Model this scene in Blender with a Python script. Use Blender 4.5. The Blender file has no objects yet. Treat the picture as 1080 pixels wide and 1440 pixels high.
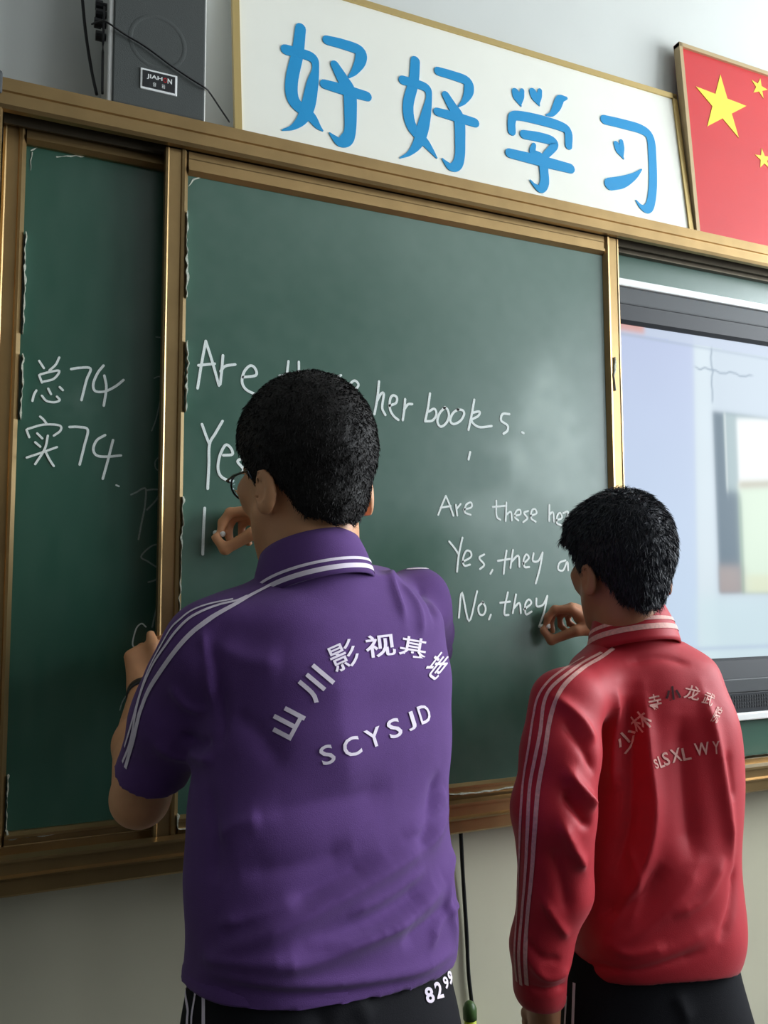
import bpy, bmesh, math, random
import numpy as np
from mathutils import Vector, Matrix, noise
from mathutils.bvhtree import BVHTree

random.seed(7); np.random.seed(7)
scene = bpy.context.scene
COL = scene.collection

# ------------------------------------------------------------------ camera (1080 x 1440)
F_PX, CX, CY = 1212.0, 540.0, 720.0
def _n(v):
    v = np.array(v, float); return v / np.linalg.norm(v)
_X = _n((2652, -93, -F_PX)); _Z = _n((-50, 14370, -F_PX)); _Z = _n(_Z - _X * _Z.dot(_X)); _Y = np.cross(_Z, _X)
R_CAM = np.array([_X, _Y, _Z])
CAM = np.array((0.0, -1.6158, 1.2782))
cam_data = bpy.data.cameras.new('camera'); cam = bpy.data.objects.new('camera', cam_data); COL.objects.link(cam)
cam_data.sensor_fit = 'VERTICAL'; cam_data.sensor_height = 36.0; cam_data.lens = F_PX / 1440 * 36.0
cam_data.clip_start = 0.05; cam_data.clip_end = 100
M = Matrix([[*R_CAM[0], CAM[0]], [*R_CAM[1], CAM[1]], [*R_CAM[2], CAM[2]], [0, 0, 0, 1]])
cam.matrix_world = M
scene.camera = cam

# ------------------------------------------------------------------ world, daylight, exposure
world = bpy.data.worlds.new('world'); scene.world = world; world.use_nodes = True
wb = world.node_tree.nodes['Background']; wb.inputs[0].default_value = (0.75, 0.85, 1.0, 1); wb.inputs[1].default_value = 1.5
scene.view_settings.view_transform = 'Standard'; scene.view_settings.look = 'None'
scene.view_settings.exposure = 0.14; scene.view_settings.gamma = 1.0; scene.view_settings.use_curve_mapping = False

ROOM = dict(x0=-1.6, x1=3.85, y0=-7.5, y1=0.0, z1=3.25)
WINS = [(-2.6, -0.40), (-4.9, -3.0), (-7.1, -5.3)]      # y spans of the three windows in the right wall
WZ = (1.25, 3.0)
def area(name, loc, rot, sx, sy, power, col):
    l = bpy.data.lights.new(name, 'AREA'); l.shape = 'RECTANGLE'; l.size = sx; l.size_y = sy
    l.energy = power; l.color = col
    o = bpy.data.objects.new(name, l); COL.objects.link(o); o.location = loc; o.rotation_euler = rot
    return o
for i, (a, b) in enumerate(WINS):
    area('window_daylight', (ROOM['x1'] + 0.16, (a + b) / 2, sum(WZ) / 2), (0, math.radians(90), 0), WZ[1] - WZ[0], b - a,
         (182, 46, 6)[i], (0.90, 0.96, 1.0))
# two fluorescent ceiling luminaires of the classroom (their housings are built below)
LUM = [(1.3, -2.2), (1.3, -4.6)]
for (lx, ly) in LUM:
    area('ceiling_luminaire_light', (lx, ly, 3.02), (0, 0, 0), 1.15, 0.22, 1.2, (1.0, 0.98, 0.93))

# ------------------------------------------------------------------ pixel measurements -> points in the room
def ray(px, py): return R_CAM @ np.array((px - CX, -(py - CY), -F_PX)) / F_PX
def W(px, py, Y):
    r = ray(px, py); return CAM + r * ((Y - CAM[1]) / r[1])
def PX(p):
    q = R_CAM.T @ (np.array(p) - CAM); return (CX + F_PX * q[0] / -q[2], CY - F_PX * q[1] / -q[2], -q[2])

# ------------------------------------------------------------------ materials
def mat(name, col, rough=0.6, metal=0.0, var=0.0, vscale=20, bump=0.0, bscale=200, spec=0.5, sheen=0.0, coat=0.0, stretch=None, bdist=0.001, sss=0):
    m = bpy.data.materials.new(name); m.use_nodes = True; nt = m.node_tree; N = nt.nodes; L = nt.links
    b = N['Principled BSDF']; b.inputs['Roughness'].default_value = rough; b.inputs['Metallic'].default_value = metal
    b.inputs['Specular IOR Level'].default_value = spec
    if sheen: b.inputs['Sheen Weight'].default_value = sheen; b.inputs['Sheen Roughness'].default_value = 0.5
    if coat: b.inputs['Coat Weight'].default_value = coat; b.inputs['Coat Roughness'].default_value = 0.12
    if sss:
        b.inputs['Subsurface Weight'].default_value = sss; b.inputs['Subsurface Radius'].default_value = (0.01, 0.004, 0.002); b.inputs['Subsurface Scale'].default_value = 0.6
    tc = N.new('ShaderNodeTexCoord'); mp = N.new('ShaderNodeMapping'); L.new(tc.outputs['Object'], mp.inputs[0])
    if stretch: mp.inputs['Scale'].default_value = stretch
    c = (*[pow(max(x, 0), 1) for x in col], 1)
    if var:
        nz = N.new('ShaderNodeTexNoise'); nz.inputs['Scale'].default_value = vscale; nz.inputs['Detail'].default_value = 5
        L.new(mp.outputs[0], nz.inputs['Vector'])
        r = N.new('ShaderNodeValToRGB'); L.new(nz.outputs['Fac'], r.inputs[0])
        r.color_ramp.elements[0].position = 0.3; r.color_ramp.elements[1].position = 0.7
        r.color_ramp.elements[0].color = (*[x * (1 - var) for x in c[:3]], 1); r.color_ramp.elements[1].color = (*[min(1, x * (1 + var)) for x in c[:3]], 1)
        L.new(r.outputs[0], b.inputs['Base Color'])
    else:
        b.inputs['Base Color'].default_value = c
    if bump:
        n2 = N.new('ShaderNodeTexNoise'); n2.inputs['Scale'].default_value = bscale; n2.inputs['Detail'].default_value = 3
        L.new(mp.outputs[0], n2.inputs['Vector'])
        bp = N.new('ShaderNodeBump'); bp.inputs['Strength'].default_value = bump; bp.inputs['Distance'].default_value = bdist
        L.new(n2.outputs['Fac'], bp.inputs['Height']); L.new(bp.outputs[0], b.inputs['Normal'])
    return m
def s2l(r, g, b):
    f = lambda v: (v / 255 / 12.92) if v / 255 <= 0.04045 else ((v / 255 + 0.055) / 1.055) ** 2.4
    return (f(r), f(g), f(b))
def attr_mat(name, rough=0.5, spec=0.5, emit=0.0, bump=0.0, coat=0.0):
    m = bpy.data.materials.new(name); m.use_nodes = True; N = m.node_tree.nodes; L = m.node_tree.links; b = N['Principled BSDF']
    a = N.new('ShaderNodeVertexColor'); a.layer_name = 'Col'
    b.inputs['Roughness'].default_value = rough; b.inputs['Specular IOR Level'].default_value = spec
    if coat: b.inputs['Coat Weight'].default_value = coat; b.inputs['Coat Roughness'].default_value = 0.05
    if emit:
        b.inputs['Base Color'].default_value = (0.01, 0.01, 0.012, 1)
        L.new(a.outputs[0], b.inputs['Emission Color']); b.inputs['Emission Strength'].default_value = emit
    else: L.new(a.outputs[0], b.inputs['Base Color'])
    if bump:
        tc = N.new('ShaderNodeTexCoord'); n2 = N.new('ShaderNodeTexNoise'); n2.inputs['Scale'].default_value = 900
        L.new(tc.outputs['Object'], n2.inputs['Vector']); bp = N.new('ShaderNodeBump'); bp.inputs['Strength'].default_value = bump; bp.inputs['Distance'].default_value = 0.0005
        L.new(n2.outputs['Fac'], bp.inputs['Height']); L.new(bp.outputs[0], b.inputs['Normal'])
    return m

MT = {}
MT['wall'] = mat('wall_paint', s2l(214, 217, 212), 0.55, var=0.03, vscale=3, bump=0.15, bscale=60)
MT['lower_wall'] = mat('lower_wall_gloss_paint', s2l(208, 204, 180), 0.22, var=0.04, vscale=4, bump=0.25, bscale=9, bdist=0.002)
MT['side_wall'] = mat('side_wall_paint', s2l(95, 98, 96), 0.6, var=0.03, vscale=3)
MT['floor'] = mat('floor_terrazzo', s2l(60, 56, 52), 0.35, var=0.15, vscale=60)
MT['ceiling'] = mat('ceiling_paint', s2l(205, 205, 202), 0.7, var=0.02, vscale=5)
MT['bronze'] = mat('bronze_anodised_aluminium', s2l(168, 140, 96), 0.34, 0.85, var=0.10, vscale=14, bump=0.06, bscale=120, stretch=(1, 1, 1))
MT['bronze_dark'] = mat('bronze_channel', s2l(80, 72, 58), 0.5, 0.7, var=0.1, vscale=20)
MT['gold'] = mat('gold_trim', s2l(205, 180, 120), 0.3, 0.6)
MT['banner'] = mat('banner_panel', s2l(246, 246, 234), 0.35, var=0.015, vscale=8)
MT['blue'] = mat('blue_print', s2l(16, 148, 208), 0.45)
MT['red'] = mat('flag_red', s2l(204, 48, 52), 0.4, var=0.04, vscale=6)
MT['yellow'] = mat('star_yellow', s2l(245, 222, 70), 0.45)
MT['tan'] = mat('flag_frame', s2l(188, 165, 125), 0.45, 0.2)
MT['black'] = mat('black_plastic', s2l(34, 35, 38), 0.45, bump=0.1, bscale=300)
MT['cabinet'] = mat('speaker_cabinet_vinyl', s2l(205, 205, 200), 0.5, bump=0.1, bscale=200)
MT['grille'] = mat('speaker_cloth', s2l(74, 78, 76), 0.8, bump=0.5, bscale=700)
MT['white_trim'] = mat('white_trim', s2l(240, 242, 240), 0.4)
MT['bezel'] = mat('display_bezel', s2l(30, 33, 38), 0.5, bump=0.05, spec=0.3)
MT['bezel_grey'] = mat('display_grey_strip', s2l(72, 75, 77), 0.55, 0.0, spec=0.3)
MT['chalk'] = mat('chalk_mark', s2l(232, 240, 236), 0.95, var=0.14, vscale=900)
MT['chalk_dim'] = mat('chalk_mark_faint', s2l(140, 155, 148), 0.95, var=0.3, vscale=900)
MT['chalk_dust'] = mat('chalk_dust', s2l(200, 205, 190), 0.95, var=0.3, vscale=300)
MT['chalk_stick'] = mat('chalk_stick', s2l(244, 244, 240), 0.9)
MT['cable'] = mat('cable_rubber', s2l(18, 18, 20), 0.5)
MT['skin1'] = mat('skin_light', s2l(218, 158, 114), 0.5, var=0.06, vscale=30, bump=0.1, bscale=300, sss=0.12)
MT['skin2'] = mat('skin_tan', s2l(176, 122, 88), 0.5, var=0.07, vscale=30, bump=0.1, bscale=300, sss=0.08)
MT['hair1'] = mat('hair_black', s2l(30, 27, 26), 0.62, var=0.3, vscale=60, bump=0.8, bscale=420, spec=0.3)
MT['hair2'] = mat('hair_dark', s2l(36, 38, 46), 0.5, var=0.3, vscale=60, bump=0.8, bscale=420, spec=0.45)
MT['purple'] = mat('purple_knit', s2l(95, 63, 124), 0.85, var=0.04, vscale=40, bump=0.35, bscale=900, spec=0.2, sheen=0.10)
MT['redj'] = mat('red_polyester', s2l(186, 28, 44), 0.58, var=0.04, vscale=30, bump=0.25, bscale=800, spec=0.35, sheen=0.12)
MT['print'] = mat('white_print', s2l(238, 225, 240), 0.7)
MT['print2'] = mat('pink_print', s2l(236, 178, 168), 0.7, var=0.15, vscale=200)
MT['print_dark'] = mat('dark_mark', s2l(70, 25, 30), 0.8)
MT['trouser'] = mat('black_track_fabric', s2l(20, 20, 25), 0.8, var=0.1, vscale=30, bump=0.3, bscale=700, spec=0.2)
MT['shoe'] = mat('shoe', s2l(230, 230, 230), 0.6)
MT['sole'] = mat('shoe_sole', s2l(60, 60, 62), 0.8)
MT['eye'] = mat('eye_white', s2l(235, 232, 228), 0.2)
MT['iris'] = mat('iris', s2l(40, 26, 18), 0.15)
MT['metal'] = mat('glasses_metal', s2l(70, 72, 80), 0.25, 0.9)
MT['glass'] = mat('lens_glass', (0.9, 0.95, 1.0), 0.02); MT['glass'].node_tree.nodes['Principled BSDF'].inputs['Transmission Weight'].default_value = 1.0
MT['lamp'] = mat('lamp_housing', s2l(235, 235, 235), 0.5)
MT['lime'] = mat('lime_plastic', s2l(190, 200, 50), 0.4)
MT['green_plastic'] = mat('dark_green_plastic', s2l(60, 90, 40), 0.45)
MT['board'] = attr_mat('green_board_enamel', 0.31, 0.75, bump=0.25)
MT['screen'] = attr_mat('screen_reflection_glow', 0.25, 0.06, emit=0.84)
MT['badge_red'] = mat('badge_red', s2l(180, 30, 36), 0.4)

# ------------------------------------------------------------------ object helpers
def link(name, me, parent=None, m=None):
    o = bpy.data.objects.new(name, me); COL.objects.link(o)
    if parent is not None: o.parent = parent
    if m is not None and me is not None:
        me.materials.append(m)
    return o
def tag(o, label=None, cat=None, group=None, kind=None):
    if label: o['label'] = label
    if cat: o['category'] = cat
    if group: o['group'] = group
    if kind: o['kind'] = kind
    return o
def empty(name, loc, label=None, cat=None, group=None):
    o = bpy.data.objects.new(name, None); COL.objects.link(o); o.location = loc; o.empty_display_size = 0.05
    return tag(o, label, cat, group)
def finish(name, bm, m, parent=None, smooth=False):
    me = bpy.data.meshes.new(name)
    if parent is not None:
        off = parent_world(parent)
        bmesh.ops.translate(bm, verts=bm.verts, vec=-off)
    bm.normal_update(); bm.to_mesh(me); bm.free()
    if smooth:
        me.polygons.foreach_set('use_smooth', [True] * len(me.polygons))
    return link(name, me, parent, m)
def parent_world(p):
    v = Vector((0, 0, 0))
    while p is not None: v += p.location; p = p.parent
    return v
def box(bm, lo, hi, bev=0.0, seg=1):
    lo = Vector(lo); hi = Vector(hi)
    r = bmesh.ops.create_cube(bm, size=1.0)
    bmesh.ops.scale(bm, vec=hi - lo, verts=r['verts']); bmesh.ops.translate(bm, vec=(lo + hi) / 2, verts=r['verts'])
    if bev:
        es = list({e for v in r['verts'] for e in v.link_edges})
        bmesh.ops.bevel(bm, geom=es, offset=bev, segments=seg, profile=0.5, affect='EDGES')
def boxo(name, lo, hi, m, parent=None, bev=0.0, seg=2):
    bm = bmesh.new(); box(bm, lo, hi, bev, seg); return finish(name, bm, m, parent)
def prism_x(name, prof, x0, x1, m, parent=None):
    """profile [(y,z)] extruded along x: an aluminium extrusion"""
    bm = bmesh.new(); a = [bm.verts.new((x0, y, z)) for y, z in prof]; b = [bm.verts.new((x1, y, z)) for y, z in prof]
    n = len(prof)
    for i in range(n): bm.faces.new((a[i], a[(i + 1) % n], b[(i + 1) % n], b[i]))
    bm.faces.new(a[::-1]); bm.faces.new(b); bmesh.ops.recalc_face_normals(bm, faces=bm.faces)
    return finish(name, bm, m, parent)
def prism_z(name, prof, z0, z1, m, parent=None):
    bm = bmesh.new(); a = [bm.verts.new((x, y, z0)) for x, y in prof]; b = [bm.verts.new((x, y, z1)) for x, y in prof]
    n = len(prof)
    for i in range(n): bm.faces.new((a[i], a[(i + 1) % n], b[(i + 1) % n], b[i]))
    bm.faces.new(a[::-1]); bm.faces.new(b); bmesh.ops.recalc_face_normals(bm, faces=bm.faces)
    return finish(name, bm, m, parent)
def tube_bm(bm, pts, r, n=8, caps=True):
    pts = [Vector(p) for p in pts]; rings = []
    rr = r if isinstance(r, (list, tuple)) else [r] * len(pts)
    up = Vector((0, 0, 1))
    for i, p in enumerate(pts):
        d = (pts[min(i + 1, len(pts) - 1)] - pts[max(i - 1, 0)]).normalized()
        a = d.cross(up)
        if a.length < 1e-3: a = d.cross(Vector((1, 0, 0)))
        a.normalize(); b = d.cross(a).normalized()
        rings.append([bm.verts.new(p + (a * math.cos(t) + b * math.sin(t)) * rr[i]) for t in [2 * math.pi * k / n for k in range(n)]])
    for i in range(len(rings) - 1):
        for k in range(n): bm.faces.new((rings[i][k], rings[i][(k + 1) % n], rings[i + 1][(k + 1) % n], rings[i + 1][k]))
    if caps: bm.faces.new(rings[0]); bm.faces.new(rings[-1][::-1])
    bmesh.ops.recalc_face_normals(bm, faces=bm.faces)
def tube(name, pts, r, m, parent=None, n=8):
    bm = bmesh.new(); tube_bm(bm, pts, r, n); return finish(name, bm, m, parent, smooth=True)
def catmull(P, n=8):
    P = [np.array(p, float) for p in P]; Q = [2 * P[0] - P[1]] + P + [2 * P[-1] - P[-2]]; out = []
    for i in range(1, len(Q) - 2):
        for k in range(n):
            t = k / n; a, b, c, d = Q[i - 1], Q[i], Q[i + 1], Q[i + 2]
            out.append(0.5 * ((2 * b) + (c - a) * t + (2 * a - 5 * b + 4 * c - d) * t * t + (3 * b - a - 3 * c + d) * t ** 3))
    out.append(Q[-2]); return out

def brush(bm, pts, widths, mapf, thick, smooth=6, ncap=5):
    """a flat brush stroke: 2-D polyline (u,v) with widths -> thin solid, mapf(u,v,h) gives the 3-D point at height h over the plane"""
    P3 = [np.array((p[0], p[1], w)) for p, w in zip(pts, widths)]
    C = catmull(P3, smooth) if len(P3) > 2 and smooth > 1 else [P3[0] + (P3[-1] - P3[0]) * t for t in (0, .5, 1)]
    L, Rr = [], []
    n = len(C)
    for i, c in enumerate(C):
        d = C[min(i + 1, n - 1)][:2] - C[max(i - 1, 0)][:2]; d = d / (np.linalg.norm(d) + 1e-9); nn = np.array((-d[1], d[0]))
        w = max(c[2], 1e-4) / 2
        L.append(c[:2] + nn * w); Rr.append(c[:2] - nn * w)
    def cap(c, d, w):
        nn = np.array((-d[1], d[0])); out = []
        for k in range(1, ncap):
            t = math.pi * k / ncap
            out.append(c + nn * w * math.cos(t) + d * w * math.sin(t))
        return out
    d1 = C[-1][:2] - C[-2][:2]; d1 /= np.linalg.norm(d1) + 1e-9; d0 = C[0][:2] - C[1][:2]; d0 /= np.linalg.norm(d0) + 1e-9
    top = []
    vt = lambda p, h: bm.verts.new(mapf(p[0], p[1], h))
    LT = [vt(p, thick) for p in L]; RT = [vt(p, thick) for p in Rr]
    for i in range(n - 1):
        bm.faces.new((LT[i], LT[i + 1], RT[i + 1], RT[i]))
    e1 = [vt(p, thick) for p in cap(C[-1][:2], d1, C[-1][2] / 2)]; e0 = [vt(p, thick) for p in cap(C[0][:2], d0, C[0][2] / 2)]
    bm.faces.new([LT[-1]] + e1 + [RT[-1]]); bm.faces.new([RT[0]] + e0 + [LT[0]])
    loop = LT + e1 + RT[::-1] + e0
    pl = L + cap(C[-1][:2], d1, C[-1][2] / 2) + Rr[::-1] + cap(C[0][:2], d0, C[0][2] / 2)
    lo = [vt(p, 0.0) for p in pl]
    for i in range(len(loop)):
        j = (i + 1) % len(loop); bm.faces.new((loop[i], loop[j], lo[j], lo[i]))

def grid_board(name, x0, x1, z0, z1, Y, m, colf, parent, nx, nz, thick=0.012):
    """front face subdivided and coloured point by point by colf(x,z), with a solid back"""
    xs = np.linspace(x0, x1, nx); zs = np.linspace(z0, z1, nz)
    Xg, Zg = np.meshgrid(xs, zs, indexing='ij'); col = colf(Xg, Zg)
    off = parent_world(parent) if parent is not None else Vector((0, 0, 0))
    V = np.stack([Xg, np.full_like(Xg, Y), Zg], -1).reshape(-1, 3)
    idx = np.arange(nx * nz).reshape(nx, nz)
    Fq = np.stack([idx[:-1, :-1], idx[1:, :-1], idx[1:, 1:], idx[:-1, 1:]], -1).reshape(-1, 4)
    nb = len(V)
    back = np.array([(x0, Y + thick, z0), (x1, Y + thick, z0), (x1, Y + thick, z1), (x0, Y + thick, z1), (x0, Y, z0), (x1, Y, z0), (x1, Y, z1), (x0, Y, z1)])
    V = np.concatenate([V, back]) - np.array(off)
    ex = [(nb + 3, nb + 2, nb + 1, nb)] + [(nb + 4 + i, nb + i, nb + (i + 1) % 4, nb + 4 + (i + 1) % 4) for i in range(4)]
    Fq = np.concatenate([Fq, np.array(ex)])
    me = np_mesh(name, V, Fq, smooth=False)
    ca = me.color_attributes.new('Col', 'FLOAT_COLOR', 'POINT')
    c = np.ones((len(V), 4), np.float32); c[:nb, :3] = col.reshape(-1, 3); c[nb:, :3] = col.reshape(-1, 3).mean(0)
    ca.data.foreach_set('color', c.ravel())
    return link(name, me, parent, m)
def np_mesh(name, V, Fq, smooth=True):
    me = bpy.data.meshes.new(name); V = np.asarray(V, np.float32); Fq = np.asarray(Fq, np.int32); k = Fq.shape[1]
    me.vertices.add(len(V)); me.vertices.foreach_set('co', V.ravel())
    me.loops.add(Fq.size); me.loops.foreach_set('vertex_index', Fq.ravel())
    me.polygons.add(len(Fq)); me.polygons.foreach_set('loop_start', np.arange(0, Fq.size, k, dtype=np.int32))
    me.polygons.foreach_set('use_smooth', np.full(len(Fq), smooth))
    me.update(calc_edges=True); me.validate(); return me

def vnoise(X, Z, s, seed=0):
    """smooth value noise on arrays"""
    rs = np.random.RandomState(seed); T = rs.rand(64, 64)
    u = X * s; v = Z * s; i = np.floor(u).astype(int); j = np.floor(v).astype(int); fu = u - i; fv = v - j
    fu = fu * fu * (3 - 2 * fu); fv = fv * fv * (3 - 2 * fv)
    g = lambda a, b: T[a % 64, b % 64]
    return (g(i, j) * (1 - fu) + g(i + 1, j) * fu) * (1 - fv) + (g(i, j + 1) * (1 - fu) + g(i + 1, j + 1) * fu) * fv

# ================================================================== ROOM
def struct(o): o['kind'] = 'structure'; return o
x0, x1, y0, z1 = ROOM['x0'], ROOM['x1'], ROOM['y0'], ROOM['z1']
struct(boxo('floor', (x0 - .2, y0 - .2, -.1), (x1 + .2, .2, 0), MT['floor']))
struct(boxo('ceiling', (x0 - .2, y0 - .2, z1), (x1 + .2, .2, z1 + .1), MT['ceiling']))
wf = struct(boxo('wall_front', (x0 - .2, 0.0, 1.0), (x1 + .2, .2, z1), MT['wall']))
boxo('lower_wall', (x0 - .2, -0.004, 0), (x1 + .2, .2, 1.0), MT['lower_wall'], wf)
struct(boxo('wall_left', (x0 - .2, y0, 0), (x0, 0, z1), MT['side_wall']))
struct(boxo('wall_back', (x0 - .2, y0 - .2, 0), (x1 + .2, y0, z1), MT['side_wall']))
# right wall with three window openings
bm = bmesh.new()
box(bm, (x1, y0, 0), (x1 + .24, 0, WZ[0])); box(bm, (x1, y0, WZ[1]), (x1 + .24, 0, z1))
ys = [y0] + [v for w in reversed(WINS) for v in w] + [0]
for i in range(0, len(ys), 2): box(bm, (x1, ys[i], WZ[0]), (x1 + .24, ys[i + 1], WZ[1]))
struct(finish('wall_right', bm, MT['side_wall']))
for i, (a, b) in enumerate(WINS):
    w = struct(empty('window_%d' % (i + 1), (x1 + .06, (a + b) / 2, WZ[0])))
    bm = bmesh.new()
    for (p, q) in (((a, WZ[0]), (b, WZ[0] + .05)), ((a, WZ[1] - .05), (b, WZ[1])), ((a, WZ[0]), (a + .05, WZ[1])), ((b - .05, WZ[0]), (b, WZ[1])), (((a + b) / 2 - .03, WZ[0]), ((a + b) / 2 + .03, WZ[1]))):
        box(bm, (x1 + .03, p[0], p[1]), (x1 + .09, q[0], q[1]))
    finish('window_frame', bm, MT['white_trim'], w)
    boxo('window_sill', (x1 - .06, a - .04, WZ[0] - .03), (x1 + .03, b + .04, WZ[0]), MT['white_trim'], w)
for (lx, ly) in LUM:
    l = empty('ceiling_light', (lx, ly, 3.03), None, None)
    tag(l, 'white fluorescent ceiling luminaire ' + ('nearer the board wall' if ly > -3 else 'farther from the board wall'), 'lamp')
    boxo('housing', (lx - .62, ly - .14, 3.035), (lx + .62, ly + .14, 3.10), MT['lamp'], l, .01)
    for s in (-.4, .4): boxo('hanger', (lx + s - .01, ly - .01, 3.10), (lx + s + .01, ly + .01, z1), MT['lamp'], l)

# ================================================================== BLACKBOARD FRAME (bronze aluminium extrusions)
BX0, BX1 = -0.03, 4.0 - 0.2
ZT, ZB = 2.120, 0.798
fr = empty('blackboard_frame', (BX0, -.06, ZB), 'long bronze aluminium outer frame with top beam and ribbed bottom track around the green boards', 'frame')
prism_x('top_beam', [(-.002, ZT), (-.112, ZT), (-.119, ZT - .003), (-.120, ZT - .025), (-.117, ZT - .027), (-.117, ZT - .029), (-.121, ZT - .031), (-.122, ZT - .050), (-.118, ZT - .056), (-.106, ZT - .056), (-.106, ZT - .030), (-.002, ZT - .030)], BX0, BX1, MT['bronze'], fr)
prism_x('top_channel', [(-.002, ZT - .031), (-.1055, ZT - .031), (-.1055, ZT - .040), (-.082, ZT - .040), (-.082, ZT - .062), (-.077, ZT - .062), (-.077, ZT - .040), (-.002, ZT - .040)], BX0 + .03, BX1 - .03, MT['bronze_dark'], fr)
prism_x('bottom_beam', [(-.002, ZB), (-.118, ZB), (-.122, ZB + .004), (-.122, ZB + .026), (-.128, ZB + .027), (-.130, ZB + .031), (-.122, ZB + .034), (-.122, ZB + .052), (-.130, ZB + .054), (-.130, ZB + .059), (-.112, ZB + .062), (-.112, ZB + .052), (-.082, ZB + .052), (-.082, ZB + .066), (-.077, ZB + .066), (-.077, ZB + .052), (-.002, ZB + .052)], BX0, BX1, MT['bronze'], fr)
for (a, b) in ((BX0, -.002), (BX1 - .028, BX1)):
    prism_z('side_post', [(a, -.002), (a, -.112), (a + .003, -.118), (a + .010, -.119), (a + .012, -.116), (a + .014, -.119), (b - .003, -.119), (b, -.114), (b, -.002)], ZB + .06, ZT - .055, MT['bronze'], fr)
for a in (BX0, BX1 - .026):
    o = boxo('corner_cap', (a - .004, -.126, ZT - .034), (a + .026, -.001, ZT + .005), MT['bezel_grey'], fr, .004); tag(o, 'grey plastic corner cap')
    boxo('corner_cap', (a - .004, -.133, ZB - .004), (a + .026, -.001, ZB + .062), MT['bezel_grey'], fr, .004)

# ---------------------------------------------------------------- board enamel colour: green + wiped and smeared dust, with sheen painted in at the upper centre
G_BASE = np.array(s2l(26, 78, 60)); DUST_SHEEN = np.array(s2l(178, 196, 186))
def dust_sheen_mix(D): return G_BASE * (1 - D[..., None]) + DUST_SHEEN * D[..., None]
def col_left(X, Z):
    D = .015 + .035 * vnoise(X, Z, 6, 1) + .03 * vnoise(X * 3, Z, 20, 2)
    D += .10 * np.exp(-(((X - .12) / .05) ** 2 + ((Z - 1.6) / .03) ** 2)) * vnoise(X, Z, 60, 3)
    return dust_sheen_mix(D)
def blob(X, Z, px, py, sx, sz, ang=0):
    c = W(px, py, -.10); u = X - c[0]; v = Z - c[2]; ca, sa = math.cos(ang), math.sin(ang)
    return np.exp(-(((u * ca + v * sa) / sx) ** 2 + ((-u * sa + v * ca) / sz) ** 2))
def col_centre(X, Z):
    n1 = vnoise(X, Z, 5, 4); n2 = vnoise(X * 2 + Z, Z * 2 - X, 14, 5); n3 = vnoise(X, Z, 60, 6)
    D = .05 + .05 * n1 + .03 * n2
    e = lambda px, py, sx, sz, a=0: blob(X, Z, px, py, sx, sz, a)
    D += 1.35 * (.22 * e(760, 560, .045, .11, -.5) + .20 * e(730, 650, .06, .05) + .26 * e(790, 610, .07, .10) + .16 * e(800, 690, .09, .05) + .14 * e(690, 720, .09, .05)) * (.65 + .5 * n2)
    D += .10 * e(640, 300, .22, .16) + .05 * e(700, 430, .22, .15)  # broad pale patches at the upper centre: chalk haze plus painted sheen
    # rectangle that an eraser wiped clean
    a = W(668, 636, -.1); b = W(720, 676, -.1)
    er = 1 / (1 + np.exp(-(X - a[0] + .02) / .012)) / (1 + np.exp((X - b[0]) / .004)) / (1 + np.exp((Z - a[2]) / .006)) / (1 + np.exp(-(Z - b[2] - (X - b[0]) * .35) / .006))
    D *= 1 - .62 * er
    D += .02 * n3
    return dust_sheen_mix(np.clip(D, 0, .8))
def col_plain(X, Z): return dust_sheen_mix(.05 + .05 * vnoise(X, Z, 7, 8))

YL, YS = -.055, -.097                       # writing surfaces: fixed left board, sliding centre board
def frame4(parent, xa, xb, za, zb, ya, yf, wv, wt, wb, lip=.004):
    """mitred frame of four extrusions, stepped towards the writing surface"""
    for (p, q) in ((xa, xa + wv), (xb - wv, xb)):
        left = p == xa
        i = q if left else p; o_ = p if left else q; s = 1 if left else -1
        prof = [(o_, ya), (o_, yf), (o_ + s * wv * .10, yf - .0015), (o_ + s * wv * .16, yf), (o_ + s * wv * .66, yf), (o_ + s * wv * .70, yf - .0035), (o_ + s * wv * .82, yf - .0045), (o_ + s * wv * .88, yf - .001), (i, yf + .006), (i, ya)]
        prism_z('stile', prof, za, zb, MT['bronze'], parent)
    for (p, q) in ((za, za + wb), (zb - wt, zb)):
        bot = p == za; i = q if bot else p; o_ = p if bot else q; s = 1 if bot else -1; w = wb if bot else wt
        prof = [(ya, o_), (yf, o_), (yf - .001, o_ + s * w * .3), (yf, o_ + s * w * .34), (yf, o_ + s * w * .66), (yf - .0035, o_ + s * w * .70), (yf - .0035, o_ + s * w * .84), (yf - .001, o_ + s * w * .88), (yf + .006, i), (ya, i)]
        prism_x('rail', prof, xa + wv, xb - wv, MT['bronze'], parent)

# left fixed board
lb = empty('green_chalkboard', (.0, YL, .87), 'rear fixed green chalkboard at the left, with white characters and the number 74 twice', 'chalkboard')
grid_board('writing_surface', .034, 1.20, .872, 2.045, YL, MT['board'], col_left, lb, 235, 237)
frame4(lb, .0, 1.235, .852, 2.078, -.045, -.068, .037, .040, .030)
# sliding centre board
SX0, SX1 = .266, 1.284
sb = empty('sliding_chalkboard', (SX0, YS, .86), 'front sliding green chalkboard in a bronze frame with English sentences in chalk', 'chalkboard')
grid_board('writing_surface', SX0 + .030, SX1 - .022, .868, 2.03, YS, MT['board'], col_centre, sb, 260, 290, .008)
frame4(sb, SX0, SX1, .858, 2.062, -.086, -.104, .041, .042, .030)
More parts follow.
